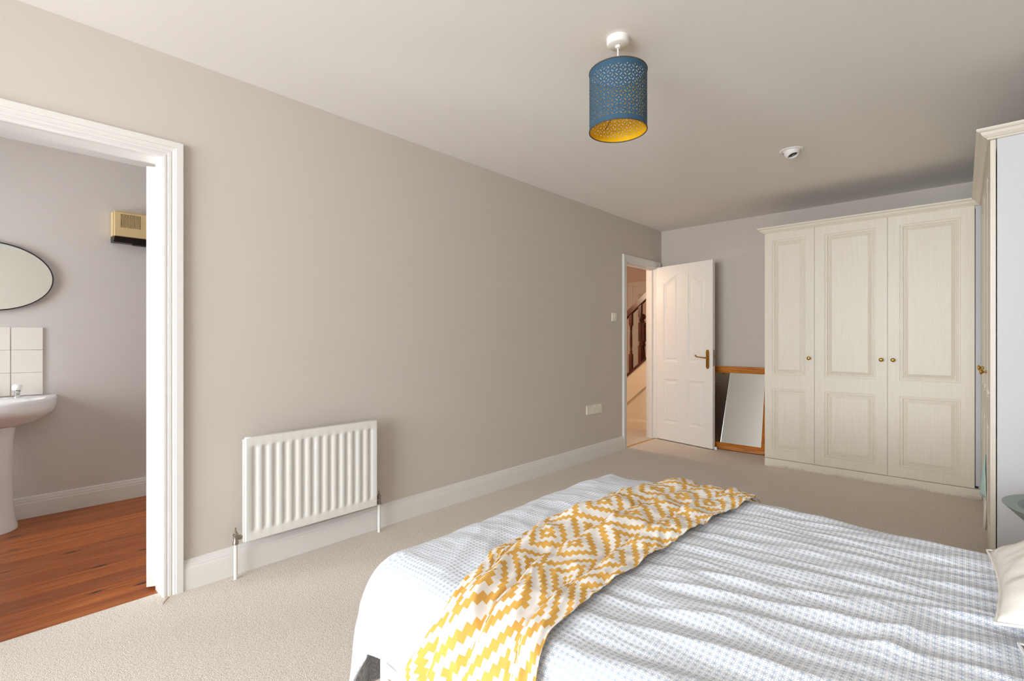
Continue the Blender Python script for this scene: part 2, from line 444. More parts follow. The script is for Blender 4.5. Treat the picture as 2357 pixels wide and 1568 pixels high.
# ---------------------------------------------------------------- the shell
def room_shell():
    # floors
    f = box('floor', (XL - 0.05, XR), (YB, YF), (-0.06, 0.0), M['carpet'])
    struct(f, 'beige wool carpet covering the bedroom floor', 'carpet')
    f2 = boxes('floor_hall', [(-4.7, XL - 0.05, 4.1, 7.1, -0.06, 0.0), (XL - 0.05, XL - TH + 0.6, YF + 0.1, 7.1, -0.06, 0.0)], M['carpet'])
    struct(f2, 'beige carpet of the hall beyond the open panelled door', 'carpet')
    # bathroom boards
    fb = box('floor_bathroom', (XB, XL - 0.05), (YBB, BY1), (-0.08, -0.032), M['subfloor'])
    struct(fb, 'stained pine floorboards of the bathroom', 'floor')
    nb = 13; w = (XL - 0.052 - XB) / nb
    proto = None
    for i in range(nb):
        x0 = XB + i * w
        if proto is None:
            bm = bmesh.new(); bx(bm, 0.0012, w - 0.0012, YBB, BY1, -0.022, 0)
            bmesh.ops.bevel(bm, geom=[e for e in bm.edges if abs(e.verts[0].co.z) < 1e-4 and abs(e.verts[1].co.z) < 1e-4], offset=0.0012, segments=1, affect='EDGES')
            proto = bm_obj('floorboard', bm, M['floorboard'], fb); o = proto
        else:
            o = proto.copy(); col.objects.link(o); o.parent = fb
        o.location = (x0, 0, -0.01)
    # ceilings
    struct(box('ceiling', (XL, XR), (YB, YF), (CE, CE + 0.08), M['ceil']), 'plain white painted bedroom ceiling', 'ceiling')
    struct(box('ceiling_bathroom', (XB, XL - TH), (YBB, BY1), (CE, CE + 0.08), M['ceil']), 'plain white ceiling of the bathroom', 'ceiling')
    struct(boxes('ceiling_hall', [(-4.8, XL - TH, 4.0, 7.2, CE, CE + 0.08), (XL - TH, XL - TH + 0.6, YF + 0.1, 7.2, CE, CE + 0.08)], M['ceil']), 'plain white ceiling of the hall', 'ceiling')
    # long wall, with two doorways
    x0, x1 = XL - TH, XL
    a0, a1, ah = O2; b0, b1, bh = O1
    g = 0.03
    w_ = boxes('wall_left', [(x0, x1, YB, a0 - g, -0.03, CE), (x0, x1, a0 - g, a1 + g, ah + g, CE), (x0, x1, a1 + g, b0 - g, -0.03, CE),
                             (x0, x1, b0 - g, b1 + g, bh + g, CE), (x0, x1, b1 + g, YF + 0.2, -0.03, CE)], M['wall'])
    struct(w_, 'long greige painted wall with two doorways', 'wall')
    struct(box('wall_far', (x1, XR + 0.1), (YF, YF + 0.1), (-0.03, CE), M['wall']), 'greige end wall behind the cream wardrobe', 'wall')
    struct(box('wall_right', (XR, XR + 0.2), (YB, YF), (-0.03, CE), M['wall']), 'greige wall behind the head of the bed', 'wall')
    # window wall: one wide bedroom window, one small bathroom window
    wx0, wx1, wz0, wz1 = WIN1; vx0, vx1, vz0, vz1 = WIN2
    struct(boxes('wall_back', [(x1 - TH, wx0, YB - 0.25, YB, -0.03, CE), (wx1, XR + 0.1, YB - 0.25, YB, -0.03, CE),
                               (wx0, wx1, YB - 0.25, YB, -0.03, wz0), (wx0, wx1, YB - 0.25, YB, wz1, CE)], M['wall']), 'greige wall with the wide bedroom window', 'wall')
    struct(boxes('wall_bathroom_back', [(XB - 0.1, vx0, YBB - 0.25, YBB, -0.08, CE), (vx1, x1 - TH, YBB - 0.25, YBB, -0.08, CE),
                                        (vx0, vx1, YBB - 0.25, YBB, -0.08, vz0), (vx0, vx1, YBB - 0.25, YBB, vz1, CE)], M['bathwall']), 'pale grey bathroom wall with the small window', 'wall')
    struct(box('wall_bathroom_far', (XB - 0.1, XB), (YBB, BY1 + 0.1), (-0.08, CE), M['bathwall']), 'pale grey bathroom wall carrying the basin, oval mirror and heater', 'wall')
    struct(box('wall_bathroom_side', (XB, x0), (BY1, BY1 + 0.1), (-0.08, CE), M['bathwall']), 'pale grey bathroom wall behind the open bathroom door', 'wall')
    # hall
    struct(box('wall_hall_back', (-4.8, x0 + 0.6), (7.1, 7.2), (-0.05, CE), M['hallwall']), 'warm lit hall wall behind the staircase', 'wall')
    struct(box('wall_hall_left', (-4.8, -4.7), (4.0, 7.1), (-0.05, CE), M['hallwall']), 'warm lit hall wall at the foot of the stairs', 'wall')
    struct(box('wall_hall_front', (-4.7, x0), (4.0, 4.1), (-0.05, CE), M['hallwall']), 'hall wall facing the staircase', 'wall')
    struct(box('wall_hall_right', (x0 + 0.5, x0 + 0.6), (YF + 0.1, 7.1), (-0.05, CE), M['hallwall']), 'hall wall at the upper end of the stairs', 'wall')

room_shell()

def window(name, u0, u1, z0, z1, T, label, n, wall):
    """T maps (u along the wall, d into the room, z) to the room"""
    c = T(Vector(((u0 + u1) / 2, 0, z0)))
    r = thing(name, c); struct(r, label, 'window')
    fr = 0.05; d0, d1 = -wall + 0.08, -wall + 0.14
    def fb(nm, L, m, bev=0.0):
        bm = bmesh.new()
        for (a, b, c0, c1, e0, e1) in L: bx(bm, a, b, c0, c1, e0, e1, T)
        return bm_obj(nm, bm, m, r)
    fb('window_frame', [(u0, u1, d0, d1, z0, z0 + fr), (u0, u1, d0, d1, z1 - fr, z1), (u0, u0 + fr, d0, d1, z0 + fr, z1 - fr), (u1 - fr, u1, d0, d1, z0 + fr, z1 - fr)] +
       [(u0 + (u1 - u0) * k / n - 0.03, u0 + (u1 - u0) * k / n + 0.03, d0, d1, z0 + fr, z1 - fr) for k in range(1, n)], M['gloss'])
    for k in range(n):
        a = u0 + (u1 - u0) * k / n + (fr if k == 0 else 0.03); b = u0 + (u1 - u0) * (k + 1) / n - (fr if k == n - 1 else 0.03)
        fb('window_pane', [(a, b, d0 + 0.028, d0 + 0.032, z0 + fr, z1 - fr)], M['glass'])
    fb('window_sill', [(u0 - 0.04, u1 + 0.04, -wall + 0.14, 0.05, z0 - 0.03, z0)], M['gloss'])
window('window_1', WIN1[0], WIN1[1], WIN1[2], WIN1[3], lambda v: Vector((v[0], YB + v[1], v[2])), 'wide white framed bedroom window facing the wardrobes', 3, 0.25)
window('window_2', WIN2[0], WIN2[1], WIN2[2], WIN2[3], lambda v: Vector((v[0], YBB + v[1], v[2])), 'white framed bathroom window', 2, 0.25)
# skirting boards
SK = [(0, 0), (0.020, 0), (0.020, 0.096), (0.0175, 0.100), (0.0175, 0.112), (0.0145, 0.115), (0.0145, 0.120), (0.011, 0.123), (0.011, 0.129), (0.006, 0.134), (0, 0.136)]
CW = 0.078
def skirt(name, path, label, prof=SK, m='gloss'):
    return struct(sweep(name, path, prof, M[m]), label, 'skirting board')
skirt('baseboard_left', [(XL, O2[1] + CW), (XL, O1[0] - CW)], 'white moulded skirting board along the long wall behind the radiator')
skirt('baseboard_left_end', [(XL, YB), (XL, O2[0] - CW)], 'white moulded skirting board between window wall and bathroom doorway')
skirt('baseboard_far', [(XL, YF), (-1.33, YF)], 'white moulded skirting board on the end wall behind the pine mirror')
skirt('baseboard_back', [(XR, YB), (XL, YB)], 'white moulded skirting board under the bedroom window')
SKB = [(o, z - 0.01) for o, z in SK]
skirt('baseboard_bathroom', [(XB, YBB), (XB, BY1)], 'white moulded skirting board along the bathroom wall behind the basin', SKB)

# door casings and linings
CP = [(0, 0), (0, 0.012), (0.004, 0.016), (0.012, 0.016), (0.015, 0.013), (0.019, 0.013), (0.021, 0.018), (0.031, 0.018), (0.034, 0.015),
      (0.042, 0.021), (0.048, 0.021), (0.050, 0.026), (CW - 0.003, 0.026), (CW, 0.022), (CW, 0)]
struct(casing('trim_1', XL, O2[0], O2[1], O2[2], CP, M['gloss'], 1), 'white moulded architrave round the bathroom doorway', 'architrave')
struct(casing('trim_2', XL, O1[0], O1[1], O1[2], [(o, p * 0.8) for o, p in CP], M['gloss'], 1), 'white moulded architrave round the hall doorway', 'architrave')
struct(casing('trim_5', XL - TH, O1[0], O1[1], O1[2], CP, M['gloss'], -1), 'white architrave on the hall side of the doorway', 'architrave')
struct(casing('trim_6', XL - TH, O2[0], O2[1], O2[2], CP, M['gloss'], -1, z0=-0.01), 'white architrave on the bathroom side of the doorway', 'architrave')
def lining(name, o, label, z0=0.0, stop=(0.03, 0.045)):
    y0, y1, zt = o; g = 0.03; xa, xb = XL - TH - 0.001, XL + 0.001
    L = [(xa, xb, y0 - g, y0, z0, zt + g), (xa, xb, y1, y1 + g, z0, zt + g), (xa, xb, y0, y1, zt, zt + g)]
    return struct(boxes(name, L, M['gloss']), label, 'door lining')
lining('trim_3', O2, 'white lining inside the bathroom doorway', -0.01)
lin = lining('trim_4', O1, 'white lining inside the hall doorway')
boxes('door_stop_bead', [(XL - 0.075, XL - 0.045, O1[0], O1[0] + 0.012, 0, O1[2]), (XL - 0.075, XL - 0.045, O1[1] - 0.012, O1[1], 0, O1[2]),
                         (XL - 0.075, XL - 0.045, O1[0], O1[1], O1[2] - 0.012, O1[2])], M['gloss'], lin)

# ---------------------------------------------------------------- panelled doors
def panel_skin(cells, prof, N=10):
    """front skin of a panelled door; returns verts (x, n, z) and faces"""
    V, F = [], []
    for (c0, c1, d0, d1, p0, p1, q0, q1, tf) in cells:
        rings = []
        def ring(xa, xb, zb, top):
            r = []
            for i in range(N + 1): r.append((xa + (xb - xa) * i / N, zb))
            for i in range(N, -1, -1): r.append((xa + (xb - xa) * i / N, top(i / N)))
            return r
        rings.append((ring(c0, c1, d0, lambda t: d1), 0.0))
        for d, h in prof:
            rings.append((ring(p0 + d, p1 - d, q0 + d, lambda t, d=d: q1 - d + (tf(t) if tf else 0.0)), h))
        base = len(V); k = 2 * (N + 1)
        for r, h in rings:
            for x, z in r: V.append((x, h, z))
        for j in range(len(rings) - 1):
            for i in range(k):
                i2 = (i + 1) % k
                F.append((base + j * k + i, base + j * k + i2, base + (j + 1) * k + i2, base + (j + 1) * k + i))
        b = base + (len(rings) - 1) * k
        for i in range(N): F.append((b + i, b + i + 1, b + k - 2 - i, b + k - 1 - i))
    return V, F
def slab(W, H, t, z0=0.0):
    V = [(0, 0, z0), (W, 0, z0), (W, 0, z0 + H), (0, 0, z0 + H), (0, -t, z0), (W, -t, z0), (W, -t, z0 + H), (0, -t, z0 + H)]
    return V, [(0, 1, 5, 4), (1, 2, 6, 5), (2, 3, 7, 6), (3, 0, 4, 7)], (4, 5, 6, 7)
def panel_door(name, W, H, t, cells, prof, T, m, parent=None, both=False):
    V, F = panel_skin(cells, prof)
    sV, sF, back = slab(W, H, t, min(c[2] for c in cells))
    b = len(V); V = V + sV; F = F + [tuple(b + i for i in f) for f in sF]
    if both:
        V2, F2 = panel_skin(cells, prof); b = len(V)
        V += [(x, -t - n, z) for x, n, z in V2]; F += [tuple(b + i for i in reversed(f)) for f in F2]
    else:
        F.append(tuple(b + i for i in back))
    return mesh_obj(name, [T(Vector(v)) for v in V], F, m, parent)

WPROF = [(0.0, 0.0), (0.002, -0.005), (0.010, -0.005), (0.012, -0.001), (0.019, -0.001), (0.023, -0.009), (0.027, -0.009), (0.048, -0.002), (0.052, -0.001)]
KNOB = [(0.006, 0.0), (0.009, 0.001), (0.0065, 0.006), (0.0055, 0.012), (0.008, 0.015), (0.0135, 0.019), (0.0155, 0.023), (0.0145, 0.027), (0.010, 0.030), (0.003, 0.0315)]

def frame_T(origin, ex, en):
    """local (x, n, z): x along the door, n outward"""
    ex = Vector(ex).normalized(); en = Vector(en).normalized(); o = Vector(origin)
    return lambda v: o + ex * v[0] + en * v[1] + Vector((0, 0, v[2]))
def knob(T, x, z, parent, m='brass'):
    def K(p): return T(Vector((x + p.x, p.z, z + p.y)))
    return lathe('knob', KNOB, M[m], parent, K, 20)

WZ0, WZ1 = 0.074, 2.106
def wdoor(T, W, parent, knob_x, knob_z=0.984, panels=None):
    s = 0.062 if W < 0.45 else 0.074
    c = [(0, W, WZ0, 0.766, s, W - s, 0.153, 0.706, None), (0, W, 0.766, WZ1, s, W - s, 0.826, 2.036, None)]
    d = panel_door('door', W, WZ1 - WZ0, 0.019, c, WPROF, T, M['cream'], parent)
    knob(T, knob_x, knob_z, d)
    return d
CORN = [(0, 2.106), (0.010, 2.106), (0.013, 2.112), (0.020, 2.116), (0.030, 2.126), (0.036, 2.138), (0.046, 2.142), (0.050, 2.147), (0.050, 2.155), (0.0, 2.157)]
YW = 4.82; XW = 0.097

def wardrobe_far():
    r = thing('wardrobe', (-0.62, 5.1, 0), 'cream three-door wardrobe on the end wall beside the pine mirror', 'wardrobe')
    x0, x1 = -1.326, 0.10; yf = YW + 0.021
    # carcass: sides, top, back, divider
    boxes('carcass', [(x0, x0 + 0.018, yf, YF - 0.022, 0.0, 2.106), (x1 - 0.018, x1, yf, YF - 0.022, 0.0, 2.106), (x0 + 0.018, x1 - 0.018, yf, YF - 0.022, 2.088, 2.106),
                      (x0 + 0.018, x1 - 0.018, YF - 0.030, YF - 0.022, 0.05, 2.088), (x0 + 0.018, x1 - 0.018, yf, YF - 0.03, 0.055, 0.072),
                      (-0.945, -0.927, yf + 0.001, YF - 0.03, 0.072, 2.088)], M['panelwhite'], r)
    box('plinth', (x0, x1), (YW - 0.001, YW + 0.017), (0.0, 0.070), M['creamtrim'], r, 0.0015, 1)
    g = 0.002
    for i, (a, b, kx) in enumerate(((x0, -0.934, 'R'), (-0.934, -0.4355, 'R'), (-0.4355, 0.063, 'L'))):
        W = b - a - g
        T = frame_T((a + g / 2, YW, 0), (1, 0, 0), (0, -1, 0))
        wdoor(T, W, r, W - 0.038 if kx == 'R' else 0.034)
    box('filler_strip', (0.066, 0.096), (YW + 0.012, YW + 0.020), (0.09, 2.106), M['panelwhite'], r)
    sweep('cornice', [(x0, YF - 0.002), (x0, YW), (XW - 0.001, YW)], CORN, M['creamtrim'], r, post=(XW - 0.001, 3.0))
    return r
wardrobe_far()

def wardrobe_side():
    r = thing('wardrobe', (0.5, 4.0, 0), 'cream wardrobe run with white end panel beside the bed, meeting the end-wall wardrobe', 'wardrobe')
    xf = XW + 0.023; y0, y1 = 3.29, YW + 0.015
    box('end_panel', (xf, XR - 0.004), (y0, y0 + 0.018), (0.0, 2.106), M['panelwhite'], r, 0.001, 1)
    boxes('carcass', [(xf + 0.004, XR - 0.004, y0 + 0.018, YF - 0.022, 2.088, 2.106), (xf + 0.004, XR - 0.004, y0 + 0.018, y1, 0.055, 0.072),
                      (XR - 0.012, XR - 0.004, y0 + 0.018, YF - 0.022, 0.072, 2.088), (xf + 0.03, XR - 0.012, y1 - 0.02, y1, 0.072, 2.088)], M['panelwhite'], r)
    box('plinth', (xf + 0.004, xf + 0.022), (y0 + 0.02, YW - 0.003), (0.0, 0.054), M['creamtrim'], r)
    for a, b, kx in ((3.298, 3.800, 'far'), (3.802, 4.300, 'far'), (4.302, 4.800, 'near')):
        W = b - a
        # local x runs towards the camera so that the door faces -X
        T = frame_T((XW, b, 0), (0, -1, 0), (-1, 0, 0))
        wdoor(T, W, r, 0.045 if kx == 'far' else W - 0.045, 0.964)
    sweep('cornice', [(XW, YW), (XW, y0), (XR - 0.004, y0)], CORN, M['creamtrim'], r, pre=(-1.0, YW))
    return r
wardrobe_side()

# clothes caught in the wardrobe door
def caught_cloth(name, y, pts, m, label, cat):
    """pts: rows of (half width in y, outward reach, z)"""
    V, F = [], []; N = 10
    for hw0, hw1, out, z in pts:
        for i in range(N + 1):
            t = i / N
            V.append((XW - 0.004 - out * (0.55 + 0.45 * math.cos(t * 9.0 + z * 11)) , y + hw0 + (hw1 - hw0) * t, z))
    for j in range(len(pts) - 1):
        for i in range(N): F.append((j * (N + 1) + i, j * (N + 1) + i + 1, (j + 1) * (N + 1) + i + 1, (j + 1) * (N + 1) + i))
    o = mesh_obj(name, V, F, m, None, smooth=True)
    md = o.modifiers.new('thick', 'SOLIDIFY'); md.thickness = 0.0025
    return tag(o, label, cat)
caught_cloth('garment', 3.80, [(-0.006, 0.010, 0.004, 0.50), (-0.02, 0.06, 0.010, 0.42), (-0.03, 0.12, 0.016, 0.34), (-0.04, 0.17, 0.022, 0.285), (-0.04, 0.18, 0.024, 0.262)],
             M['aqua'], 'pale aqua garment caught hanging out of the wardrobe door', 'garment')
caught_cloth('garment', 3.72, [(0.02, 0.06, 0.006, 0.255), (0.0, 0.06, 0.010, 0.18), (-0.02, 0.05, 0.012, 0.10)],
             M['whitecloth'], 'strip of white fabric hanging below the aqua garment', 'garment')

# ---------------------------------------------------------------- hall door and bathroom door
def hall_door():
    hx, hy = XL + 0.012, O1[1] - 0.012
    tip = Vector((-1.909, 5.108)); d = (tip - Vector((hx, hy))); W = 0.715; d.normalize()
    n = Vector((d.y, -d.x))          # faces the camera
    T = frame_T((hx, hy, 0), (d.x, d.y, 0), (n.x, n.y, 0))
    r = thing('door_1', (hx, hy, 0)); struct(r, 'white four-panel moulded door standing open into the bedroom', 'door')
    z0, H = 0.010, 1.965; t = 0.038
    c = W / 2; a, b = 0.098, W - 0.098; m0, m1 = c - 0.062, c + 0.062
    def arch(left):
        def f(u):
            u = u if left else 1 - u
            s = u * u * (3 - 2 * u)
            return -0.085 * (1 - s)
        return f
    cells = [(0, c, z0, 0.78, a, m0, 0.20, 0.70, None), (c, W, z0, 0.78, m1, b, 0.20, 0.70, None),
             (0, c, 0.78, z0 + H, a, m0, 0.895, 1.865, arch(True)), (c, W, 0.78, z0 + H, m1, b, 0.895, 1.865, arch(False))]
    prof = [(0.0, 0.0), (0.004, -0.004), (0.012, -0.006), (0.018, -0.006), (0.024, -0.010), (0.046, -0.003)]
    leaf = panel_door('door_leaf', W, H, t, cells, prof, T, M['gloss'], r, both=True)
    def handle(side):
        def S(v):  # v: (x, n, z) with n outward on that side
            return T(Vector((v[0], v[1] if side > 0 else -t - v[1], v[2])))
        xh, zh = W - 0.058, 0.955
        outline = []
        for k in range(9):
            an = math.pi * k / 8; outline.append((0.017 * math.cos(an), 0.083 + 0.018 * math.sin(an)))
        outline += [(-0.021, 0.070), (-0.019, 0.060), (-0.019, -0.062), (-0.021, -0.070)]
        for k in range(9):
            an = math.pi + math.pi * k / 8; outline.append((0.017 * math.cos(an), -0.083 + 0.018 * math.sin(an)))
        outline += [(0.021, -0.070), (0.019, -0.062), (0.019, 0.060), (0.021, 0.070)]
        k = len(outline); V = []; F = []
        for s, n_ in ((1.0, 0.0), (1.0, 0.003), (0.86, 0.0055)):
            for x, z in outline: V.append(S((xh + x * s, n_, zh - 0.015 + z * (1 if s == 1 else 0.96))))
        for j in range(2):
            for i in range(k): F.append((j * k + i, j * k + (i + 1) % k, (j + 1) * k + (i + 1) % k, (j + 1) * k + i))
        F.append(tuple(2 * k + i for i in range(k)))
        hd = mesh_obj('handle', V, F, M['oldbrass'], r)
        hd['label'] = 'brass lever handle on long backplate'
        lathe('handle_boss', [(0.011, 0.004), (0.012, 0.012), (0.008, 0.018), (0.008, 0.046), (0.010, 0.050), (0.006, 0.056)], M['oldbrass'], hd,
              lambda p: S((xh + p.x, p.z, zh + p.y)), 16)
        P = [S((xh, 0.046, zh)), S((xh - 0.03, 0.050, zh + 0.001)), S((xh - 0.06, 0.050, zh + 0.006)), S((xh - 0.09, 0.049, zh + 0.006)), S((xh - 0.108, 0.048, zh + 0.014)), S((xh - 0.118, 0.047, zh + 0.026))]
        tube('lever', P, 0.006, M['oldbrass'], hd, 10, [0.008, 0.0075, 0.006, 0.0055, 0.007, 0.0075])
        lathe('keyhole', [(0.0035, 0.0056), (0.0035, 0.0062)], M['blackmetal'], hd, lambda p: S((xh + p.x, p.z, zh - 0.062 + p.y * 2)), 10)  # no hole cut: a black disc paints in the shade inside the keyhole
    handle(1); handle(-1)
    lp = box('latch_plate', (W, W + 0.0012), (-t + 0.008, -0.008), (0.87, 1.04), M['valve'], r, T=T)
    box('latch_bolt', (W, W + 0.010), (-t + 0.013, -0.013), (0.965, 0.985), M['oldbrass'], lp, 0.002, 1, T=T)
    # little white stop block by the tip
    p = T(Vector((W + 0.02, -t - 0.008, 0)))
    return r
hall_door()
o = lathe('door_stop', [(0.014, 0.0), (0.014, 0.026), (0.012, 0.030), (0.004, 0.031)], M['plastic'], None, lambda p: p + Vector((-1.885, 5.150, 0)), 16)
tag(o, 'small white door stop on the carpet between open door and pine mirror', 'door stop')
o = sweep('threshold_strip', [(XL - 0.028, O1[0] + 0.001), (XL - 0.028, O1[1] - 0.001)], [(0, 0.0), (0.003, 0.004), (0.012, 0.005), (0.025, 0.004), (0.028, 0.0)], M['brass'])
tag(o, 'narrow brass carpet threshold strip in the hall doorway', 'threshold strip')

def bath_door():
    # hinged on the far jamb, swung well back into the bathroom
    r = thing('door_2', (-2.75, 0.50, 0)); struct(r, 'white bathroom door swung back into the bathroom, seen along its edge', 'door')
    A = Vector((-2.748, 0.497, 0)); B = Vector((-2.722, 0.543, 0))     # near and far arris of the hinge edge
    ex = (B - A).normalized(); t = (B - A).length
    leafdir = Vector((-ex.y, ex.x, 0))
    W = 0.70
    T = frame_T(A, (leafdir.x, leafdir.y, 0), (-ex.x, -ex.y, 0))
    z0, H = 0.006, 1.932
    c = W / 2; a, b = 0.1, W - 0.1; m0, m1 = c - 0.06, c + 0.06
    cells = [(0, c, z0, 0.78, a, m0, 0.2, 0.70, None), (c, W, z0, 0.78, m1, b, 0.2, 0.70, None), (0, c, 0.78, z0 + H, a, m0, 0.9, 1.80, None), (c, W, 0.78, z0 + H, m1, b, 0.9, 1.80, None)]
    prof = [(0.0, 0.0), (0.010, -0.006), (0.020, -0.008)]
    leaf = panel_door('door_leaf', W, H, t, cells, prof, T, M['gloss'], r, both=True)
    for z in (0.25, 1.68):
        box('hinge_leaf', (-0.0012, 0.0002), (-t + 0.004, -0.012), (z, z + 0.075), M['gloss'], leaf, T=T)
bath_door()

# ---------------------------------------------------------------- radiator
def radiator():
    r = thing('radiator', (XL + 0.08, 1.195, 0.17), 'white single panel radiator with pressed flutes on the long wall', 'radiator')
    ya, yb, za, zb = 0.840, 1.549, 0.173, 0.673; xf = XL + 0.098
    n = 14; pitch = (yb - ya - 0.036) / n; ys = [ya, ya + 0.003]; hs = [0.0, 1.0]
    cols = [(ya, -0.010, 0), (ya + 0.004, 0.0, 0)]
    for i in range(n):
        s = ya + 0.022 + i * pitch
        for t, g in ((0.02, 0.0), (0.10, 0.35), (0.20, 1.0), (0.50, 1.0), (0.62, 0.4), (0.78, 0.0)):
            cols.append((s + t * pitch, 0.0, g))
    cols += [(yb - 0.004, 0.0, 0), (yb, -0.010, 0)]
    rows = [(za, -0.010, 0), (za + 0.005, 0, 0), (za + 0.040, 0, 0), (za + 0.046, 0, 0.3), (za + 0.060, 0, 1), (zb - 0.060, 0, 1), (zb - 0.046, 0, 0.3), (zb - 0.040, 0, 0), (zb - 0.005, 0, 0), (zb, -0.010, 0)]
    V, F = [], []
    for z, ez, gz in rows:
        for y, ey, gy in cols: V.append((xf + min(ez, ey) - 0.0085 * gz * gy, y, z))
    k = len(cols)
    for j in range(len(rows) - 1):
        for i in range(k - 1): F.append((j * k + i, j * k + i + 1, (j + 1) * k + i + 1, (j + 1) * k + i))
    p = mesh_obj('panel', V, F, M['rad'], r, smooth=True, autosmooth=50)
    md = p.modifiers.new('thick', 'SOLIDIFY'); md.thickness = 0.004; md.offset = 1
    box('back_sheet', (xf - 0.030, xf - 0.016), (ya - 0.006, yb + 0.006), (za - 0.004, zb - 0.010), M['rad'], r, 0.003)
    for y in (ya + 0.12, yb - 0.12): box('wall_bracket', (XL + 0.0015, xf - 0.030), (y - 0.02, y + 0.02), (za + 0.06, zb - 0.08), M['rad'], r)
    for y, s in ((0.806, 1), (1.583, -1)):
        x = XL + 0.066
        v = lathe('valve', [(0.008, 0.165), (0.013, 0.166), (0.013, 0.178), (0.010, 0.182), (0.010, 0.205), (0.012, 0.207), (0.012, 0.216), (0.007, 0.220), (0.006, 0.226), (0.0035, 0.228), (0.0035, 0.240)], M['valve'], r, lambda q, y=y, x=x: q + Vector((x, y, 0)), 14)
        lathe('brass_spindle', [(0.0065, 0.216), (0.0065, 0.224), (0.003, 0.2265), (0.003, 0.243)], M['oldbrass'], v, lambda q, y=y, x=x: q * 1.0 + Vector((x, y, 0.001)), 12)
        lathe('valve_union', [(0.006, 0.0), (0.009, 0.002), (0.009, 0.010), (0.012, 0.011), (0.012, 0.019), (0.006, 0.020), (0.006, 0.045)], M['valve'], v, lambda q, y=y, x=x, s=s: Vector((x + q.x, y + s * (q.z + 0.004), 0.194 + q.y)), 12)
        tube('pipe', [(x, y, -0.005), (x, y, 0.168)], 0.0085, M['rad'], r, 12)
radiator()

# ---------------------------------------------------------------- switch and sockets
def plate(name, y0, y1, z0, z1, label, cat, m='ivory', holes=None):
    r = thing(name, (XL, (y0 + y1) / 2, z0), label, cat)
    pl = box('face_plate', (XL, XL + 0.010), (y0, y1), (z0, z1), M[m], r, 0.002)
    if holes: cut(pl, holes)
    return r
r = plate('light_switch', 4.297, 4.384, 1.331, 1.416, 'white single light switch beside the hall doorway', 'switch')
box('rocker', (XL + 0.010, XL + 0.014), (4.333, 4.348), (1.362, 1.388), M['ivory'], r, 0.001)
r = plate('aerial_socket', 3.846, 3.950, 0.432, 0.518, 'square cream aerial outlet joined to the double socket', 'socket', holes=[(XL + 0.001, XL + 0.02, 3.892, 3.904, 0.469, 0.481)])
r = plate('double_socket', 3.953, 4.106, 0.432, 0.518, 'cream double power socket on the long wall', 'socket', holes=[h for yc in (3.990, 4.069) for h in ((XL + 0.001, XL + 0.02, yc - 0.002, yc + 0.002, 0.470, 0.482), (XL + 0.001, XL + 0.02, yc - 0.015, yc - 0.008, 0.450, 0.454), (XL + 0.001, XL + 0.02, yc + 0.008, yc + 0.015, 0.450, 0.454))])
for yc in (3.990, 4.069):
    box('rocker', (XL + 0.010, XL + 0.014), (yc - 0.006, yc + 0.006), (0.494, 0.512), M['ivory'], r, 0.001)

# ---------------------------------------------------------------- pine mirror leaning on the far wall
def pine_mirror():
    X0, X1 = -2.030, -1.400; yb, yt, zt = 5.212, 5.382, 0.853
    L = math.hypot(yt - yb, zt); up = Vector((0, yt - yb, zt)).normalized(); nn = Vector((0, -up.z, up.y)).normalized()
    T = lambda v: Vector((X0 + v[0], yb, 0.004)) + up * v[2] + nn * v[1]
    W = X1 - X0; fw = 0.068
    r = thing('mirror', ((X0 + X1) / 2, yb, 0), 'pine framed mirror leaning on the end wall beside the cream wardrobe', 'mirror')
    P = [(0, -0.004), (0, 0.016), (0.006, 0.022), (0.016, 0.022), (0.022, 0.017), (0.034, 0.017), (0.044, 0.023), (0.052, 0.020), (fw, 0.008), (fw, -0.004)]
    C = [(0, 0), (W, 0), (W, L), (0, L)]; D = [(1, 1), (-1, 1), (-1, -1), (1, -1)]
    for i in range(4):
        j = (i + 1) % 4; V = []; k = len(P)
        for q in (i, j):
            for o, h in P: V.append(T((C[q][0] + D[q][0] * o, h, C[q][1] + D[q][1] * o)))
        F = [(a, (a + 1) % k, k + (a + 1) % k, k + a) for a in range(k)] + [tuple(range(k)), tuple(range(2 * k - 1, k - 1, -1))]
        mesh_obj('frame_rail' if i % 2 == 0 else 'frame_stile', V, F, M['pine'], r)
    box('mirror_glass', (fw - 0.006, W - fw + 0.006), (0.0, 0.005), (fw - 0.006, L - fw + 0.006), M['mirror'], r, T=T)
pine_mirror()

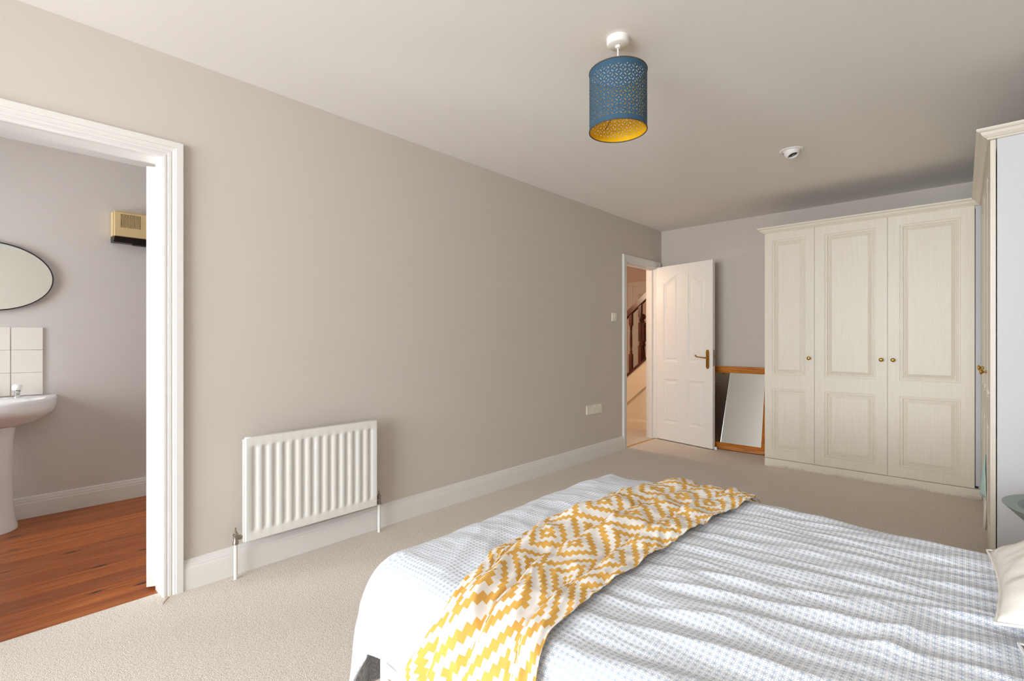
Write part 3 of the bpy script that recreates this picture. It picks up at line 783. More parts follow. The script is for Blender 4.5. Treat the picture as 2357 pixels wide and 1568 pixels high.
# ---------------------------------------------------------------- pendant lamp and downlight
def pendant():
    cx, cy = -1.075, 1.822; R = 0.120; zb, zt = 2.028, 2.276
    r = thing('pendant_lamp', (cx, cy, CE), 'blue pierced drum pendant lamp with gold lining hanging from the ceiling', 'pendant lamp')
    O = Vector((cx, cy, 0))
    lathe('ceiling_rose', [(0.047, CE), (0.047, CE - 0.018), (0.045, CE - 0.026), (0.040, CE - 0.030), (0.012, CE - 0.031), (0.010, CE - 0.040), (0.005, CE - 0.041)][::-1], M['plastic'], r, lambda p: p + O, 40)
    tube('cord', [(cx, cy, CE - 0.036), (cx, cy, 2.17)], 0.0032, M['plastic'], r, 10)
    lathe('bulb_holder', [(0.012, 2.17), (0.016, 2.165), (0.018, 2.13), (0.020, 2.125), (0.020, 2.105), (0.012, 2.10)][::-1], M['plastic'], r, lambda p: p + O, 20)
    seg = 96
    def drum(name, rad, m, parent):
        V, F, UV = [], [], []
        for j in range(2):
            z = zb if j == 0 else zt
            for i in range(seg + 1):
                a = 2 * math.pi * i / seg
                V.append((cx + rad * math.cos(a), cy + rad * math.sin(a), z)); UV.append((2 * math.pi * R * i / seg, z - zb))
        for i in range(seg): F.append((i, i + 1, seg + 2 + i, seg + 1 + i))
        return mesh_obj(name, V, F, m, parent, smooth=True, uv=UV)
    sh = drum('shade', R, M['shade_out'], r); sh['label'] = 'blue pierced drum shade'
    li = drum('shade_lining', R - 0.0012, M['shade_in'], sh); li['label'] = 'gold inner lining'
    for z in (zb, zt):
        ring = [(cx + R * math.cos(a), cy + R * math.sin(a), z) for a in [2 * math.pi * i / 64 for i in range(65)]]
        tube('shade_rim', ring, 0.0024, M['shade_rim'], sh, 8)
    # spider fitting
    ring = [(cx + 0.022 * math.cos(a), cy + 0.022 * math.sin(a), 2.127) for a in [2 * math.pi * i / 24 for i in range(25)]]
    fit = tube('shade_fitting', ring, 0.0016, M['blackmetal'], r, 6)
    for k in range(3):
        a = 0.5 + k * 2 * math.pi / 3
        tube('fitting_arm', [(cx + 0.022 * math.cos(a), cy + 0.022 * math.sin(a), 2.127), (cx + 0.07 * math.cos(a), cy + 0.07 * math.sin(a), 2.10), (cx + (R - 0.003) * math.cos(a), cy + (R - 0.003) * math.sin(a), zb + 0.055)], 0.0015, M['blackmetal'], fit, 6)
    return r
M['shade_rim'] = mat('shade_rim_brown', rgb(78, 66, 52), 0.7)
pendant()

def downlight():
    c = Vector((-0.848, 3.690, CE))
    r = thing('downlight', c, 'white eyeball downlight recessed in the ceiling near the wardrobes', 'downlight')
    lathe('bezel', [(0.053, -0.016), (0.054, -0.004), (0.056, -0.007), (0.068, -0.006), (0.073, -0.001), (0.073, 0.0)], M['plastic'], r, lambda p: p + c, 40, close=False)
    ax = Vector((0.26, -0.16, -0.84)).normalized(); a = ax.cross(Vector((0, 0, 1))).normalized(); b = ax.cross(a)
    ctr = c + Vector((0, 0, -0.004))
    prof = []
    R = 0.0505
    for k in range(13):
        t = math.radians(100 - k * (100 - 42) / 12); prof.append((R * math.sin(t), R * math.cos(t)))
    prof += [(0.031, 0.0375), (0.030, 0.030), (0.026, 0.010)]
    keep = [p for p in prof]
    eb = lathe('eyeball', keep, M['plastic'], r, lambda p: ctr + a * p.x + b * p.y + ax * p.z, 32, close=False)
    lathe('bulb_recess', [(0.0285, 0.026), (0.022, 0.014), (0.001, 0.012)], M['recess'], eb, lambda p: ctr + a * p.x + b * p.y + ax * p.z, 24, close=False)
M['recess'] = mat('lamp_face_grey', rgb(96, 92, 82), 0.4)
downlight()

# ---------------------------------------------------------------- bathroom fittings
def basin():
    cy = 0.02; wx = XB + 0.002
    r = thing('pedestal_basin', (XB + 0.2, cy, -0.01), 'white ceramic pedestal basin on the bathroom floorboards', 'basin')
    # plan outline: flat back against the wall, rounded front
    hw, dp = 0.298, 0.455; N = 48
    def outline(s, back=0.0):
        pts = []
        for i in range(N):
            t = math.pi * i / (N - 1)                       # from +y to -y round the front
            e = 2.35
            cxx, sxx = math.cos(t), math.sin(t)
            y = hw * math.copysign(abs(cxx) ** (2 / e), cxx); x = dp * abs(sxx) ** (2 / e)
            pts.append((x, y))
        return [(back + (x - back) * s if x > back else back, y * s) for x, y in pts]
    V, F = [], []
    rings = []
    def ring(s, z, back=0.0, shift=0.0): rings.append([(wx + shift + x, cy + y, z) for x, y in outline(s, back)])
    ring(0.30, 0.600, 0.0, 0.02); ring(0.52, 0.612, 0.0, 0.01); ring(0.78, 0.645); ring(0.92, 0.682); ring(0.975, 0.700); ring(0.992, 0.722); ring(1.0, 0.764); ring(0.985, 0.778); ring(0.965, 0.781)
    # rim to bowl
    def bowl(sy, x0, x1, z):
        pts = []
        for i in range(N):
            t = math.pi * i / (N - 1)
            # half ring matched to the outline, closed later through the straight back
            pts.append((x0 + (x1 - x0) * abs(math.sin(t)) ** 0.8, sy * math.cos(t)))
        rings.append([(wx + x, cy + y, z) for x, y in pts])
    bowl(0.238, 0.125, 0.405, 0.778); bowl(0.226, 0.132, 0.396, 0.768); bowl(0.200, 0.145, 0.370, 0.715); bowl(0.140, 0.175, 0.315, 0.665); bowl(0.05, 0.22, 0.25, 0.645)
    for rg in rings: V += rg
    for j in range(len(rings) - 1):
        for i in range(N):
            i2 = (i + 1) % N
            F.append((j * N + i, j * N + i2, (j + 1) * N + i2, (j + 1) * N + i))
    F.append(tuple(range(N - 1, -1, -1))); F.append(tuple((len(rings) - 1) * N + i for i in range(N)))
    b = mesh_obj('basin_bowl', V, F, M['ceramic'], r, smooth=True, autosmooth=60)
    # pedestal
    V, F = [], []; S = 32
    pr = [(-0.010, 0.112, 0.128), (0.012, 0.110, 0.126), (0.05, 0.100, 0.114), (0.15, 0.092, 0.104), (0.35, 0.088, 0.100), (0.52, 0.094, 0.106), (0.615, 0.104, 0.116)]
    for z, ry, rx in pr:
        for i in range(S):
            t = 2 * math.pi * i / S
            V.append((wx + 0.148 + rx * math.cos(t) * 1.08, cy + ry * math.sin(t), z))
    for j in range(len(pr) - 1):
        for i in range(S): F.append((j * S + i, j * S + (i + 1) % S, (j + 1) * S + (i + 1) % S, (j + 1) * S + i))
    F.append(tuple(range(S - 1, -1, -1))); F.append(tuple((len(pr) - 1) * S + i for i in range(S)))
    mesh_obj('pedestal', V, F, M['ceramic'], r, smooth=True, autosmooth=60)
    lathe('chain_hole', [(0.008, 0.0), (0.008, 0.004), (0.005, 0.005)], M['valve'], r, lambda p: Vector((wx + 0.137 + p.z, 0.108 + p.x, 0.748 + p.y)), 14)
    for y in (0.130, -0.09):
        t = lathe('tap', [(0.019, 0.779), (0.019, 0.784), (0.013, 0.788), (0.013, 0.812), (0.017, 0.815), (0.017, 0.822), (0.008, 0.824)], M['chrome'], r, lambda p, y=y: p + Vector((wx + 0.070, y, 0)), 18)
        tube('tap_spout', [(wx + 0.070, y, 0.806), (wx + 0.105, y, 0.812), (wx + 0.145, y, 0.806), (wx + 0.155, y, 0.794)], 0.010, M['chrome'], t, 12)
        lathe('tap_head', [(0.010, 0.822), (0.022, 0.824), (0.0245, 0.830), (0.0245, 0.850), (0.021, 0.858), (0.010, 0.8615), (0.002, 0.862)], M['plastic'], t, lambda p, y=y: p + Vector((wx + 0.070, y, 0)), 18)
basin()

def tiles():
    r = thing('tile_splashback', (XB, 0.0, 0.783), 'cream square tile splashback above the basin', 'splashback')
    box('grout_bed', (XB, XB + 0.004), (-0.349, 0.250), (0.784, 1.222), M['grout'], r)
    proto = None; p = 0.1475
    for i in range(4):
        for j in range(3):
            if proto is None:
                proto = box('tile', (0, 0.008), (-p + 0.0015, -0.0015), (0.0015, p - 0.0015), M['tile'], r, 0.001, 1); o = proto
            else:
                o = proto.copy(); col.objects.link(o); o.parent = r; o.matrix_parent_inverse = proto.matrix_parent_inverse
            o.location = (XB + 0.001, 0.251 - i * 0.1495, 0.783 + j * 0.1465)
tiles()

def oval_mirror():
    r = thing('oval_mirror', (XB, 0.0, 1.322), 'oval bathroom mirror with thin black frame above the basin', 'mirror')
    cy, cz, a, b = 0.0, 1.540, 0.301, 0.218; S = 64
    V, F = [], []
    prof = [(0.0, 0.0), (0.0, 0.020), (0.006, 0.020), (0.006, 0.010)]
    for i in range(S):
        t = 2 * math.pi * i / S
        for d, x in prof: V.append((XB + 0.002 + x, cy + (a - d) * math.cos(t), cz + (b - d) * math.sin(t)))
    k = len(prof)
    for i in range(S):
        j = (i + 1) % S
        for q in range(k - 1): F.append((i * k + q, i * k + q + 1, j * k + q + 1, j * k + q))
    mesh_obj('frame', V, F, M['blackmetal'], r)
    V = [(XB + 0.014, cy + (a - 0.004) * math.cos(2 * math.pi * i / S), cz + (b - 0.004) * math.sin(2 * math.pi * i / S)) for i in range(S)]
    mesh_obj('mirror_glass', V, [tuple(range(S))], M['mirror'], r)
oval_mirror()

def heater():
    y0, y1, z0, z1, d = 0.597, 1.02, 1.832, 2.050, 0.105
    r = thing('wall_heater', (XB, (y0 + y1) / 2, z0), 'beige wall heater with slotted vents high on the bathroom wall', 'heater')
    zc = z0 + 0.030
    # body: bevelled front, sloping under-tray
    x0, x1 = XB, XB + d
    bm = bmesh.new(); bx(bm, x0, x1, y0, y1, zc, z1); bmesh.ops.bevel(bm, geom=bm.edges[:], offset=0.010, segments=3, affect='EDGES')
    body = bm_obj('casing', bm, M['beige'], r, True, 40)
    V = [(x0, y0 + 0.001, z0), (x0, y1 - 0.001, z0), (x1 - 0.035, y1 - 0.008, z0), (x1 - 0.035, y0 + 0.008, z0), (x0, y0 + 0.001, zc + 0.01), (x0, y1 - 0.001, zc + 0.01), (x1 - 0.002, y1 - 0.008, zc + 0.006), (x1 - 0.002, y0 + 0.008, zc + 0.006)]
    mesh_obj('outlet_tray', V, [(0, 1, 2, 3), (4, 7, 6, 5), (0, 4, 5, 1), (1, 5, 6, 2), (2, 6, 7, 3), (3, 7, 4, 0)], M['blackplastic'], r)
    box('outlet_lip', (x0 + 0.02, x1 - 0.045), (y0 + 0.115, y1 - 0.03), (z0 - 0.008, z0), M['blackplastic'], r, 0.002)
    cut(body, [(x0 + 0.012, x1 - 0.006, y0 + 0.03, y1 - 0.03, 1.885, 2.037)])
    cut(body, [(x1 - 0.03, x1 + 0.01, s + k * 0.0083, s + k * 0.0083 + 0.0042, 1.934, 2.028) for s in (y0 + 0.043, y0 + 0.195) for k in range(14)])
heater()
o = tube('carpet_thread', [(XL + 0.028, 0.535, 0.004), (XL + 0.05, 0.545, 0.010), (XL + 0.062, 0.53, 0.006), (XL + 0.085, 0.515, 0.005)], 0.0022, M['thread'], None, 6)
tag(o, 'loose frayed carpet thread at the foot of the bathroom doorway architrave', 'thread')

# ---------------------------------------------------------------- hall and stairs
def stairs():
    Y0 = 5.69
    zs = lambda x: 0.303 + (x + 3.237) * 0.865          # lower line of the string
    zc = lambda x: 0.640 + (x + 3.237) * 0.840          # underside of the baluster rail
    zh = lambda x: 1.413 + (x + 3.237) * 0.840          # underside of the handrail
    xa, xb = -3.585, -2.24
    r = thing('staircase', (-3.2, Y0, 0), 'staircase with dark mahogany balustrade seen through the hall doorway', 'staircase')
    def prism(name, poly, y0, y1, m, parent=r):
        k = len(poly); V = [(x, y0, z) for x, z in poly] + [(x, y1, z) for x, z in poly]
        F = [tuple(range(k)), tuple(range(2 * k - 1, k - 1, -1))] + [(i, (i + 1) % k, k + (i + 1) % k, k + i) for i in range(k)]
        return mesh_obj(name, V, F, m, parent)
    prism('spandrel_panel', [(xa, 0), (xb, 0), (xb, zs(xb)), (xa, zs(xa))], Y0, Y0 + 0.03, M['hallcream'])
    prism('string', [(xa, max(zs(xa), 0)), (xb, zs(xb)), (xb, zc(xb)), (xa, zc(xa))], Y0 - 0.022, Y0 + 0.03, M['hallcream'])
    prism('base_rail', [(xa, zc(xa)), (xb, zc(xb)), (xb, zc(xb) + 0.034), (xa, zc(xa) + 0.034)], Y0 - 0.036, Y0 + 0.040, M['mahogany'])
    prism('handrail', [(xa, zh(xa)), (xb, zh(xb)), (xb, zh(xb) + 0.082), (xa, zh(xa) + 0.082)], Y0 - 0.032, Y0 + 0.032, M['mahogany'])
    sweep('skirting', [(xa, Y0), (xb, Y0)], [(o, z * 0.88) for o, z in SK], M['hallcream'], r)
    def baluster(x, y, z0, z1, parent):
        h = z1 - z0; s = 0.021
        bm = bmesh.new()
        bx(bm, x - s, x + s, y - s, y + s, z0 - 0.02, z0 + 0.30 * h); bx(bm, x - s, x + s, y - s, y + s, z1 - 0.20 * h, z1 + 0.03)
        pr = [(0.016, 0.30), (0.020, 0.315), (0.013, 0.33), (0.019, 0.35), (0.012, 0.37), (0.0145, 0.42), (0.017, 0.50), (0.016, 0.60), (0.012, 0.72), (0.018, 0.74), (0.012, 0.755), (0.019, 0.775), (0.015, 0.80)]
        V, F = lathe_geo([(a, z0 + t * h) for a, t in pr], 14, lambda p: p + Vector((x, y, 0)))
        vs = [bm.verts.new(v) for v in V]
        for f in F: bm.faces.new([vs[i] for i in f])
        return bm_obj('baluster', bm, M['mahogany'], parent)
    for k in range(-2, 7):
        x = -3.165 + k * 0.1325
        baluster(x, Y0 + 0.002, zc(x) + 0.034, zh(x), r)
    # treads behind the string
    for k in range(7):
        x = -3.50 + k * 0.215; zt = 0.19 * (k + 1)
        if x > -2.35: break
        box('step', (x, x + 0.235), (Y0 + 0.03, Y0 + 0.86), (max(0, zt - 0.19), zt), M['carpet'], r)
    # newel and rail of the upper flight, behind
    n = thing('newel_post', (-3.50, 6.62, 0), 'dark mahogany newel post with ball cap behind the stair balusters', 'newel post')
    nx, ny = -3.490, 6.62; s = 0.045
    bm = bmesh.new()
    bx(bm, nx - s, nx + s, ny - s, ny + s, 0.0, 0.60); bx(bm, nx - s, nx + s, ny - s, ny + s, 1.12, 1.40)
    V, F = lathe_geo([(0.036, 0.60), (0.044, 0.63), (0.030, 0.66), (0.040, 0.70), (0.040, 0.92), (0.030, 1.04), (0.044, 1.07), (0.034, 1.09), (0.040, 1.12)], 18, lambda p: p + Vector((nx, ny, 0)))
    vs = [bm.verts.new(v) for v in V]
    for f in F: bm.faces.new([vs[i] for i in f])
    bm_obj('post', bm, M['mahogany'], n)
    pr = [(0.020, 1.40), (0.036, 1.41), (0.024, 1.43), (0.020, 1.445)]
    for k in range(1, 12):
        t = math.pi * k / 12; pr.append((0.047 * math.sin(t), 1.485 - 0.047 * math.cos(t)))
    lathe('ball_cap', pr, M['mahogany'], n, lambda p: p + Vector((nx, ny, 0)), 20)
    prism('upper_rail', [(nx + s, 1.24), (-2.72, 1.24 + 0.725 * 0.84), (-2.72, 1.32 + 0.725 * 0.84), (nx + s, 1.32)], ny - 0.03, ny + 0.03, M['mahogany'], n)
    for x in (-3.365, -3.24): baluster(x, ny, 0.55 + (x + 3.49) * 0.84, 1.24 + (x + 3.49 - s) * 0.84, n)
M['hallcream'] = paint('hall_cream_gloss', rgb(240, 228, 204), 0.5, 0.02)
stairs()
# closed door on the hall's back wall
r = thing('door_3', (-3.5, 7.1, 0)); struct(r, 'white closed door with architrave on the hall wall behind the stairs', 'door')
V = []; path = [(-3.92, 0, -1, 0), (-3.92, 2.0, -1, 1), (-3.16, 2.0, 1, 1), (-3.16, 0, 1, 0)]; prof = [(0, 0), (0, 0.012), (0.02, 0.02), (0.07, 0.02), (0.07, 0)]
for (x, z, dx, dz) in path:
    for o_, p_ in prof: V.append((x + dx * o_, 7.1 - p_, z + dz * o_))
F = [(i * 5 + j, i * 5 + (j + 1) % 5, (i + 1) * 5 + (j + 1) % 5, (i + 1) * 5 + j) for i in range(3) for j in range(5)]
mesh_obj('architrave', V, F, M['gloss'], r)
T3 = frame_T((-3.92, 7.095, 0), (1, 0, 0), (0, -1, 0))
panel_door('door_leaf', 0.76, 1.99, 0.02, [(0, 0.38, 0.01, 0.8, 0.1, 0.32, 0.2, 0.7, None), (0.38, 0.76, 0.01, 0.8, 0.44, 0.66, 0.2, 0.7, None), (0, 0.38, 0.8, 2.0, 0.1, 0.32, 0.9, 1.88, None), (0.38, 0.76, 0.8, 2.0, 0.44, 0.66, 0.9, 1.88, None)], [(0, 0), (0.01, -0.006), (0.03, -0.008)], T3, M['gloss'], r)

def hall_lamp():
    c = Vector((-3.45, 4.62, CE - 0.35))
    r = thing('hall_ceiling_lamp', c, 'warm globe lamp on the hall ceiling', 'lamp')
    lathe('lamp_base', [(0.05, 0.35), (0.05, 0.33), (0.005, 0.32), (0.004, -0.02), (0.03, -0.022), (0.03, -0.035)][::-1], M['plastic'], r, lambda p: p + c, 24)
    prof = [(0.09 * math.sin(math.pi * k / 14), -0.115 - 0.09 * math.cos(math.pi * k / 14)) for k in range(1, 14)]
    lathe('lamp_globe', prof, M['bulb'], r, lambda p: p + c, 24)
    l = bpy.data.lights.new('hall_lamp_offscreen', 'POINT'); l.energy = 9.0; l.color = (1.0, 0.76, 0.54); l.shadow_soft_size = 0.1
    o = bpy.data.objects.new('hall_lamp_offscreen', l); o.location = c + Vector((0, 0, -0.24)); col.objects.link(o)
hall_lamp()

# ---------------------------------------------------------------- bed
BX0, BX1 = -1.090, 0.93; BY0, BYF = 0.700, 1.940
def bed():
    r = thing('bed_frame', (0, (BY0 + BYF) / 2, 0), 'white metal bed frame with tubular posts under the duvet', 'bed')
    for x, h in ((BX0, 0.322), (BX1, 0.95)):
        for y in (BY0, BYF):
            lathe('post', [(0.0155, 0.0), (0.0155, h - 0.004), (0.012, h)], M['framewhite'], r, lambda p, x=x, y=y: p + Vector((x, y, 0)), 20)
    for y in (BY0, BYF): box('side_rail', (BX0, BX1), (y - 0.012, y + 0.012), (0.284, 0.318), M['framewhite'], r, 0.004)
    for x in (BX0, BX1): box('cross_rail', (x - 0.012, x + 0.012), (BY0 + 0.012, BYF - 0.012), (0.284, 0.318), M['framewhite'], r, 0.004)
    for z in (0.62, 0.93): tube('head_bar', [(BX1, BY0, z), (BX1, BYF, z)], 0.011, M['framewhite'], r, 12)
    for k in range(1, 8):
        y = BY0 + (BYF - BY0) * k / 8; tube('head_spindle', [(BX1, y, 0.62), (BX1, y, 0.93)], 0.007, M['framewhite'], r, 10)
    for k in range(12):
        x = BX0 + 0.10 + k * 0.158; box('slat', (x, x + 0.06), (BY0 + 0.012, BYF - 0.012), (0.318, 0.328), M['framewhite'], r)
    m = box('mattress', (BX0 + 0.03, BX1 - 0.03), (BY0 + 0.04, BYF - 0.04), (0.328, 0.500), M['mattress'], None, 0.05, 4)
    tag(m, 'off-white mattress lying on the metal bed frame under the duvet', 'mattress')
bed()

LX, LY0, LY1 = 0.50, 0.285, 0.44              # hanging lengths: foot, near side, far side
ZT = 0.553; CX0, CY0, CY1, RR = -1.115, 0.805, 1.845, 0.135
def nz(x, y, z=0.0): return noise.noise(Vector((x, y, z)))
def drape(a, b):
    cx_, cy_ = max(a, CX0), min(max(b, CY0), CY1)
    ox, oy = a - cx_, b - cy_; e = math.hypot(ox, oy)
    if ox < 0 and oy != 0:                       # round the cloth's corner between the foot hem and the side hem
        ly = LY0 if oy < 0 else LY1
        c2 = (ox / e) ** 2
        e2 = max(-ox / LX, abs(oy) / ly) * (ly + (LX - ly) * min(1.0, 1.6 * math.sqrt(c2)))
    else: e2 = e
    puff = 0.010 * nz(a * 1.9, b * 2.1, 3.1) - 0.008 + 0.006 * math.exp(-((a + 1.06) / 0.22) ** 2 - ((b - 1.72) / 0.22) ** 2)
    if e < 1e-9: return Vector((a, b, ZT + puff)), 0.0
    L1 = RR * math.pi / 2
    ux, uy = ox / e, oy / e; e = e2
    if e < L1: ph = e / RR; h, v = RR * math.sin(ph), RR * (1 - math.cos(ph))
    else: h, v = RR + 0.10 * (e - L1), RR + (e - L1) * 0.985
    k = min(1.0, max(0.0, (e - 0.10) / 0.2))
    tang = (-uy * a + ux * b) if abs(ux * uy) < 0.01 else math.atan2(uy, ux) * 0.30
    h += k * (0.016 * math.sin(tang * 21 + 1.0) + 0.010 * nz(a * 6, b * 6, 9))
    return Vector((cx_ + ux * h, cy_ + uy * h, ZT + puff * (1 - min(1, v / 0.3)) - v)), e
def wrinkle(a, b):
    # long creases running across from the pillows towards the throw
    m = min(1.0, max(0.0, (a + 0.72) / 0.25)); m2 = 0.25 + 0.75 * m
    q = b - 0.24 * a
    w1 = nz(a * 1.7 + 2.0, q * 13.0, 0.3); w2 = nz(a * 3.2, q * 24.0 + a * 3, 5.0); w3 = nz(a * 7.0, b * 11.0, 8.0)
    w1 = 1 - abs(w1) * 2.2; w2 = 1 - abs(w2) * 2.0
    d = 0.010 * m2 * w1 + 0.0050 * m2 * w2 + 0.005 * w3
    # loose fold near the pillows
    d += 0.010 * math.exp(-((a + 0.10 - 0.25 * (b - 1.2)) / 0.025) ** 2) * math.exp(-((b - 1.22) / 0.12) ** 2)
    # soft pulls at the hanging foot corner
    d += 0.006 * (1 - m) * (1 - abs(nz(a * 9 + b * 3, b * 4, 2.2)) * 2)
    return d
def duvet():
    a0, a1 = CX0 - LX, 0.48; b0, b1 = CY0 - LY0, CY1 + LY1
    NA, NB = 330, 280; P = []; UV = []
    for j in range(NB + 1):
        for i in range(NA + 1):
            a = a0 + (a1 - a0) * i / NA; b = b0 + (b1 - b0) * j / NB
            p, e = drape(a, b); P.append([p, a, b, e]); UV.append((a + 5, b + 5))
    W = NA + 1
    V = []
    for j in range(NB + 1):
        for i in range(W):
            k = j * W + i
            du = P[j * W + min(i + 1, NA)][0] - P[j * W + max(i - 1, 0)][0]
            dv = P[min(j + 1, NB) * W + i][0] - P[max(j - 1, 0) * W + i][0]
            n = du.cross(dv)
            n = n.normalized() if n.length > 1e-12 else Vector((0, 0, 1))
            p, a, b, e = P[k]
            V.append(p + n * (wrinkle(a, b) * (1 - min(1, e / 0.5) * 0.5)))
    F = [(j * W + i, j * W + i + 1, (j + 1) * W + i + 1, (j + 1) * W + i) for j in range(NB) for i in range(NA)]
    o = mesh_obj('duvet', V, F, None, None, smooth=True, uv=UV, mats=[M['duvet'], M['duvetback']])
    md = o.modifiers.new('thick', 'SOLIDIFY'); md.thickness = 0.014; md.offset = -1; md.material_offset = 1; md.use_rim = True
    return tag(o, 'white duvet with pale blue star print spread over the bed', 'duvet')
duvet()

def lerp_tab(tab, x):
    if x <= tab[0][0]: return tab[0][1]
    for (x0, y0), (x1, y1) in zip(tab, tab[1:]):
        if x <= x1:
            t = (x - x0) / (x1 - x0); t = t * t * (3 - 2 * t); return y0 + (y1 - y0) * t
    return tab[-1][1]
def throw():
    # b (cloth coordinate across the bed) -> left and right edge
    Lt = [(0.33, -0.95), (0.55, -0.91), (0.70, -0.855), (0.80, -0.875), (0.95, -0.935), (1.2, -0.965), (1.53, -0.945), (1.87, -0.875), (2.0, -0.86)]
    Rt = [(0.33, -0.52), (0.60, -0.545), (0.78, -0.60), (0.95, -0.606), (1.2, -0.605), (1.56, -0.585), (1.87, -0.555), (2.0, -0.55)]
    NS, NW = 280, 170; width = 0.74
    V, UV = [], []
    b_hi, b_lo = CY1 + 0.10, 0.33
    for j in range(NS + 1):
        s = j / NS; b = b_hi + (b_lo - b_hi) * s
        xl, xr = lerp_tab(Lt, b), lerp_tab(Rt, b)
        ph = 0.9 * nz(b * 2.2, 1.7, 0) + 0.5 * b
        amp = (0.72 + 0.5 * nz(b * 3.0, 4.4, 0)) * (1 - 0.55 * min(1.0, max(0.0, (b - 1.35) / 0.5)))
        for i in range(NW + 1):
            w = i / NW
            n = 3.1
            th = 2 * math.pi * n * (w + 0.09 * nz(w * 2.0, b * 1.3, 6.0)) + ph
            env = min(1, w / 0.10, (1 - w) / 0.22); env = max(env, 0.0)
            lat = w + env * 1.05 * math.sin(th) / (2 * math.pi * n)
            hgt = 0.010 + env * (0.5 + 0.5 * math.cos(th + 0.9)) * 0.046 * amp * (1.1 - 0.5 * w) + 0.010 * (0.5 + nz(w * 8, b * 8, 2.0)) + 0.007 * (1 - abs(nz(w * 14 + b * 5, b * 9, 7.0)) * 2)
            a = xl + (xr - xl) * lat
            p, e = drape(a, b)
            pa, _ = drape(a + 0.004, b); pb, _ = drape(a, b + 0.004)
            nn = (pa - p).cross(pb - p); nn = nn.normalized() if nn.length > 1e-14 else Vector((0, 0, 1))
            if nn.z < -0.2: nn = -nn
            V.append(p + nn * (hgt + max(0.0, wrinkle(a, b)) + 0.002)); UV.append((w * width + 0.02, (b_hi - b) * 1.0 + 0.03))
    W = NW + 1
    F = [(j * W + i, j * W + i + 1, (j + 1) * W + i + 1, (j + 1) * W + i) for j in range(NS) for i in range(NW)]
    o = mesh_obj('throw_blanket', V, F, M['throw'], None, smooth=True, uv=UV)
    md = o.modifiers.new('thick', 'SOLIDIFY'); md.thickness = 0.002; md.offset = -1
    return tag(o, 'yellow and cream throw with stepped diamond print laid across the duvet', 'throw')
throw()

def pillow(name, c, L, W, H, rot, tilt, m, label, cat):
    N = 36; V, F = [], []
    R = Matrix.Rotation(rot, 3, 'Z') @ Matrix.Rotation(tilt, 3, 'Y')
    idx = {}
    for side in (1, -1):
        for j in range(N + 1):
            for i in range(N + 1):
                u, v = -1 + 2 * i / N, -1 + 2 * j / N
                edge = i in (0, N) or j in (0, N)
                if edge and side == -1: idx[(side, i, j)] = idx[(1, i, j)]; continue
                t = (max(0, 1 - abs(u) ** 2.6) ** 0.62) * (max(0, 1 - abs(v) ** 2.6) ** 0.62)
                pin = 1 - 0.055 * (1 - v * v) * abs(u) ** 3, 1 - 0.055 * (1 - u * u) * abs(v) ** 3
                p = Vector((u * W / 2 * pin[0], v * L / 2 * pin[1], side * H / 2 * t * (1.0 if side > 0 else 0.6)))
                p.z += 0.010 * nz(u * 2.5 + c[1] * 7, v * 2.5, side * 2.0) * t
                p.z += 0.007 * (1 - abs(nz(u * 2 + v * 5, v * 2 - u * 3, 4.0 + c[1])) * 2) * t * (1 - t) * 3
                idx[(side, i, j)] = len(V); V.append(R @ p + Vector(c))
        for j in range(N):
            for i in range(N):
                f = (idx[(side, i, j)], idx[(side, i + 1, j)], idx[(side, i + 1, j + 1)], idx[(side, i, j + 1)])
                F.append(f if side > 0 else f[::-1])
    o = mesh_obj(name, V, F, m, None, smooth=True)
    # piped seam
    loop = [V[idx[(1, i, 0)]] for i in range(N)] + [V[idx[(1, N, j)]] for j in range(N)] + [V[idx[(1, i, N)]] for i in range(N, 0, -1)] + [V[idx[(1, 0, j)]] for j in range(N, -1, -1)]
    tube('seam_piping', loop, 0.0028, m, o, 6)
    return tag(o, label, cat)
pillow('cushion', (0.290, 1.462, 0.662), 0.42, 0.50, 0.18, 0.0, math.radians(-9), M['cushion'], 'plump cream square cushion on the duvet beside the sage tray table', 'cushion')
pillow('pillow', (0.340, 0.945, 0.655), 0.50, 0.52, 0.16, math.radians(3), math.radians(-6), M['cushion2'], 'grey-white pillow on the duvet next to the cream cushion', 'pillow')

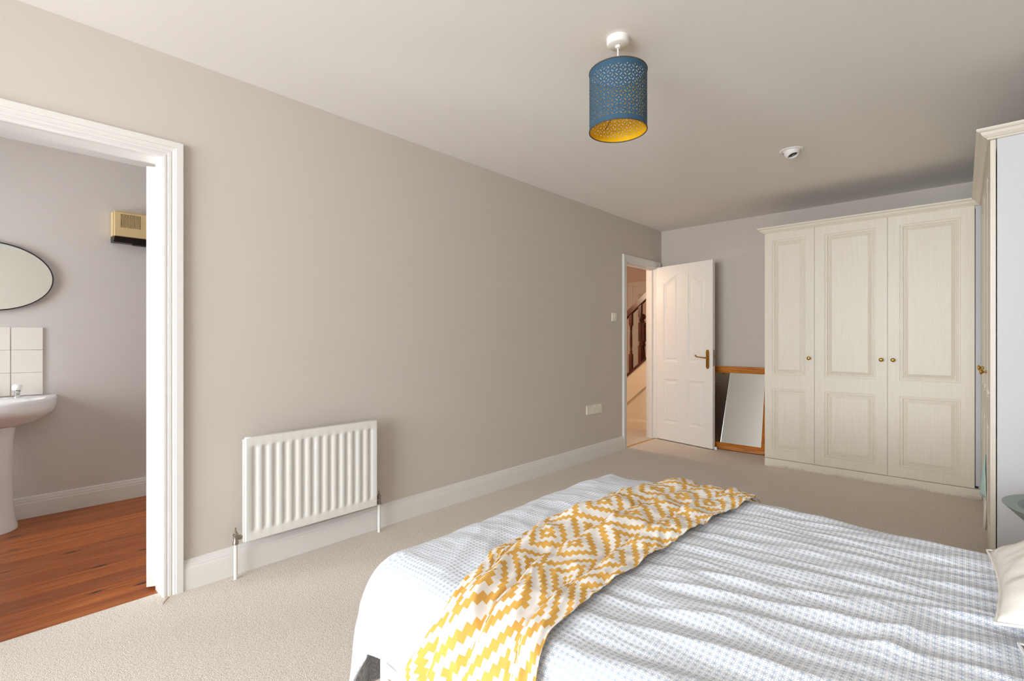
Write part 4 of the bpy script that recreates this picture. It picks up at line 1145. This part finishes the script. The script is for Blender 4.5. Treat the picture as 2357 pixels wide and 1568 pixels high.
# ---------------------------------------------------------------- tray table between bed and wardrobe end panel
def tray_table():
    c = Vector((0.352, 2.735, 0)); zr = 0.503
    r = thing('tray_table', c, 'round sage green metal tray table between bed and white wardrobe end panel', 'side table')
    lathe('tray', [(0.150, zr - 0.056), (0.185, zr - 0.054), (0.205, zr - 0.035), (0.236, zr - 0.004), (0.240, zr), (0.238, zr + 0.002), (0.196, zr - 0.003), (0.168, zr - 0.040), (0.150, zr - 0.045), (0.002, zr - 0.045)], M['sage'], r, lambda p: p + c, 56, close=True, sharp=30)
    ring = [(c.x + 0.15 * math.cos(a), c.y + 0.15 * math.sin(a), zr - 0.056) for a in [2 * math.pi * i / 40 for i in range(41)]]
    tube('tray_ring', ring, 0.006, M['sage'], r, 8)
    for k in range(4):
        a = math.pi / 4 + k * math.pi / 2
        tube('leg', [(c.x + 0.150 * math.cos(a), c.y + 0.150 * math.sin(a), zr - 0.056), (c.x + 0.165 * math.cos(a), c.y + 0.165 * math.sin(a), 0.0)], 0.007, M['sage'], r, 10)
tray_table()

# ---------------------------------------------------------------- frayed carpet edge along the wardrobe plinth
def fray():
    V, F = [], []
    x = -1.31
    while x < 0.085:
        n = 1 + int(3 * max(0, nz(x * 9, 1.0, 0)) * 2)
        for _ in range(n):
            w = random.uniform(0.004, 0.010); h = random.uniform(0.006, 0.020) * (1.2 if nz(x * 5, 3, 0) > 0 else 0.6); dx = random.uniform(-0.006, 0.006)
            y = YW - 0.0035 - random.uniform(0, 0.006); k = len(V)
            V += [(x, y - 0.004, 0), (x + w, y - 0.004, 0), (x + dx + w * 0.7, y, h), (x + dx + w * 0.3, y, h), (x, y + 0.001, 0), (x + w, y + 0.001, 0)]
            F += [(k, k + 1, k + 2, k + 3), (k + 5, k + 4, k + 3, k + 2), (k, k + 3, k + 4), (k + 1, k + 5, k + 2)]
        x += random.uniform(0.003, 0.008)
    o = mesh_obj('carpet_fringe', V, F, M['carpet'])
    tag(o, 'frayed beige carpet edge along the wardrobe plinth', 'carpet fringe', kind='stuff')
fray()
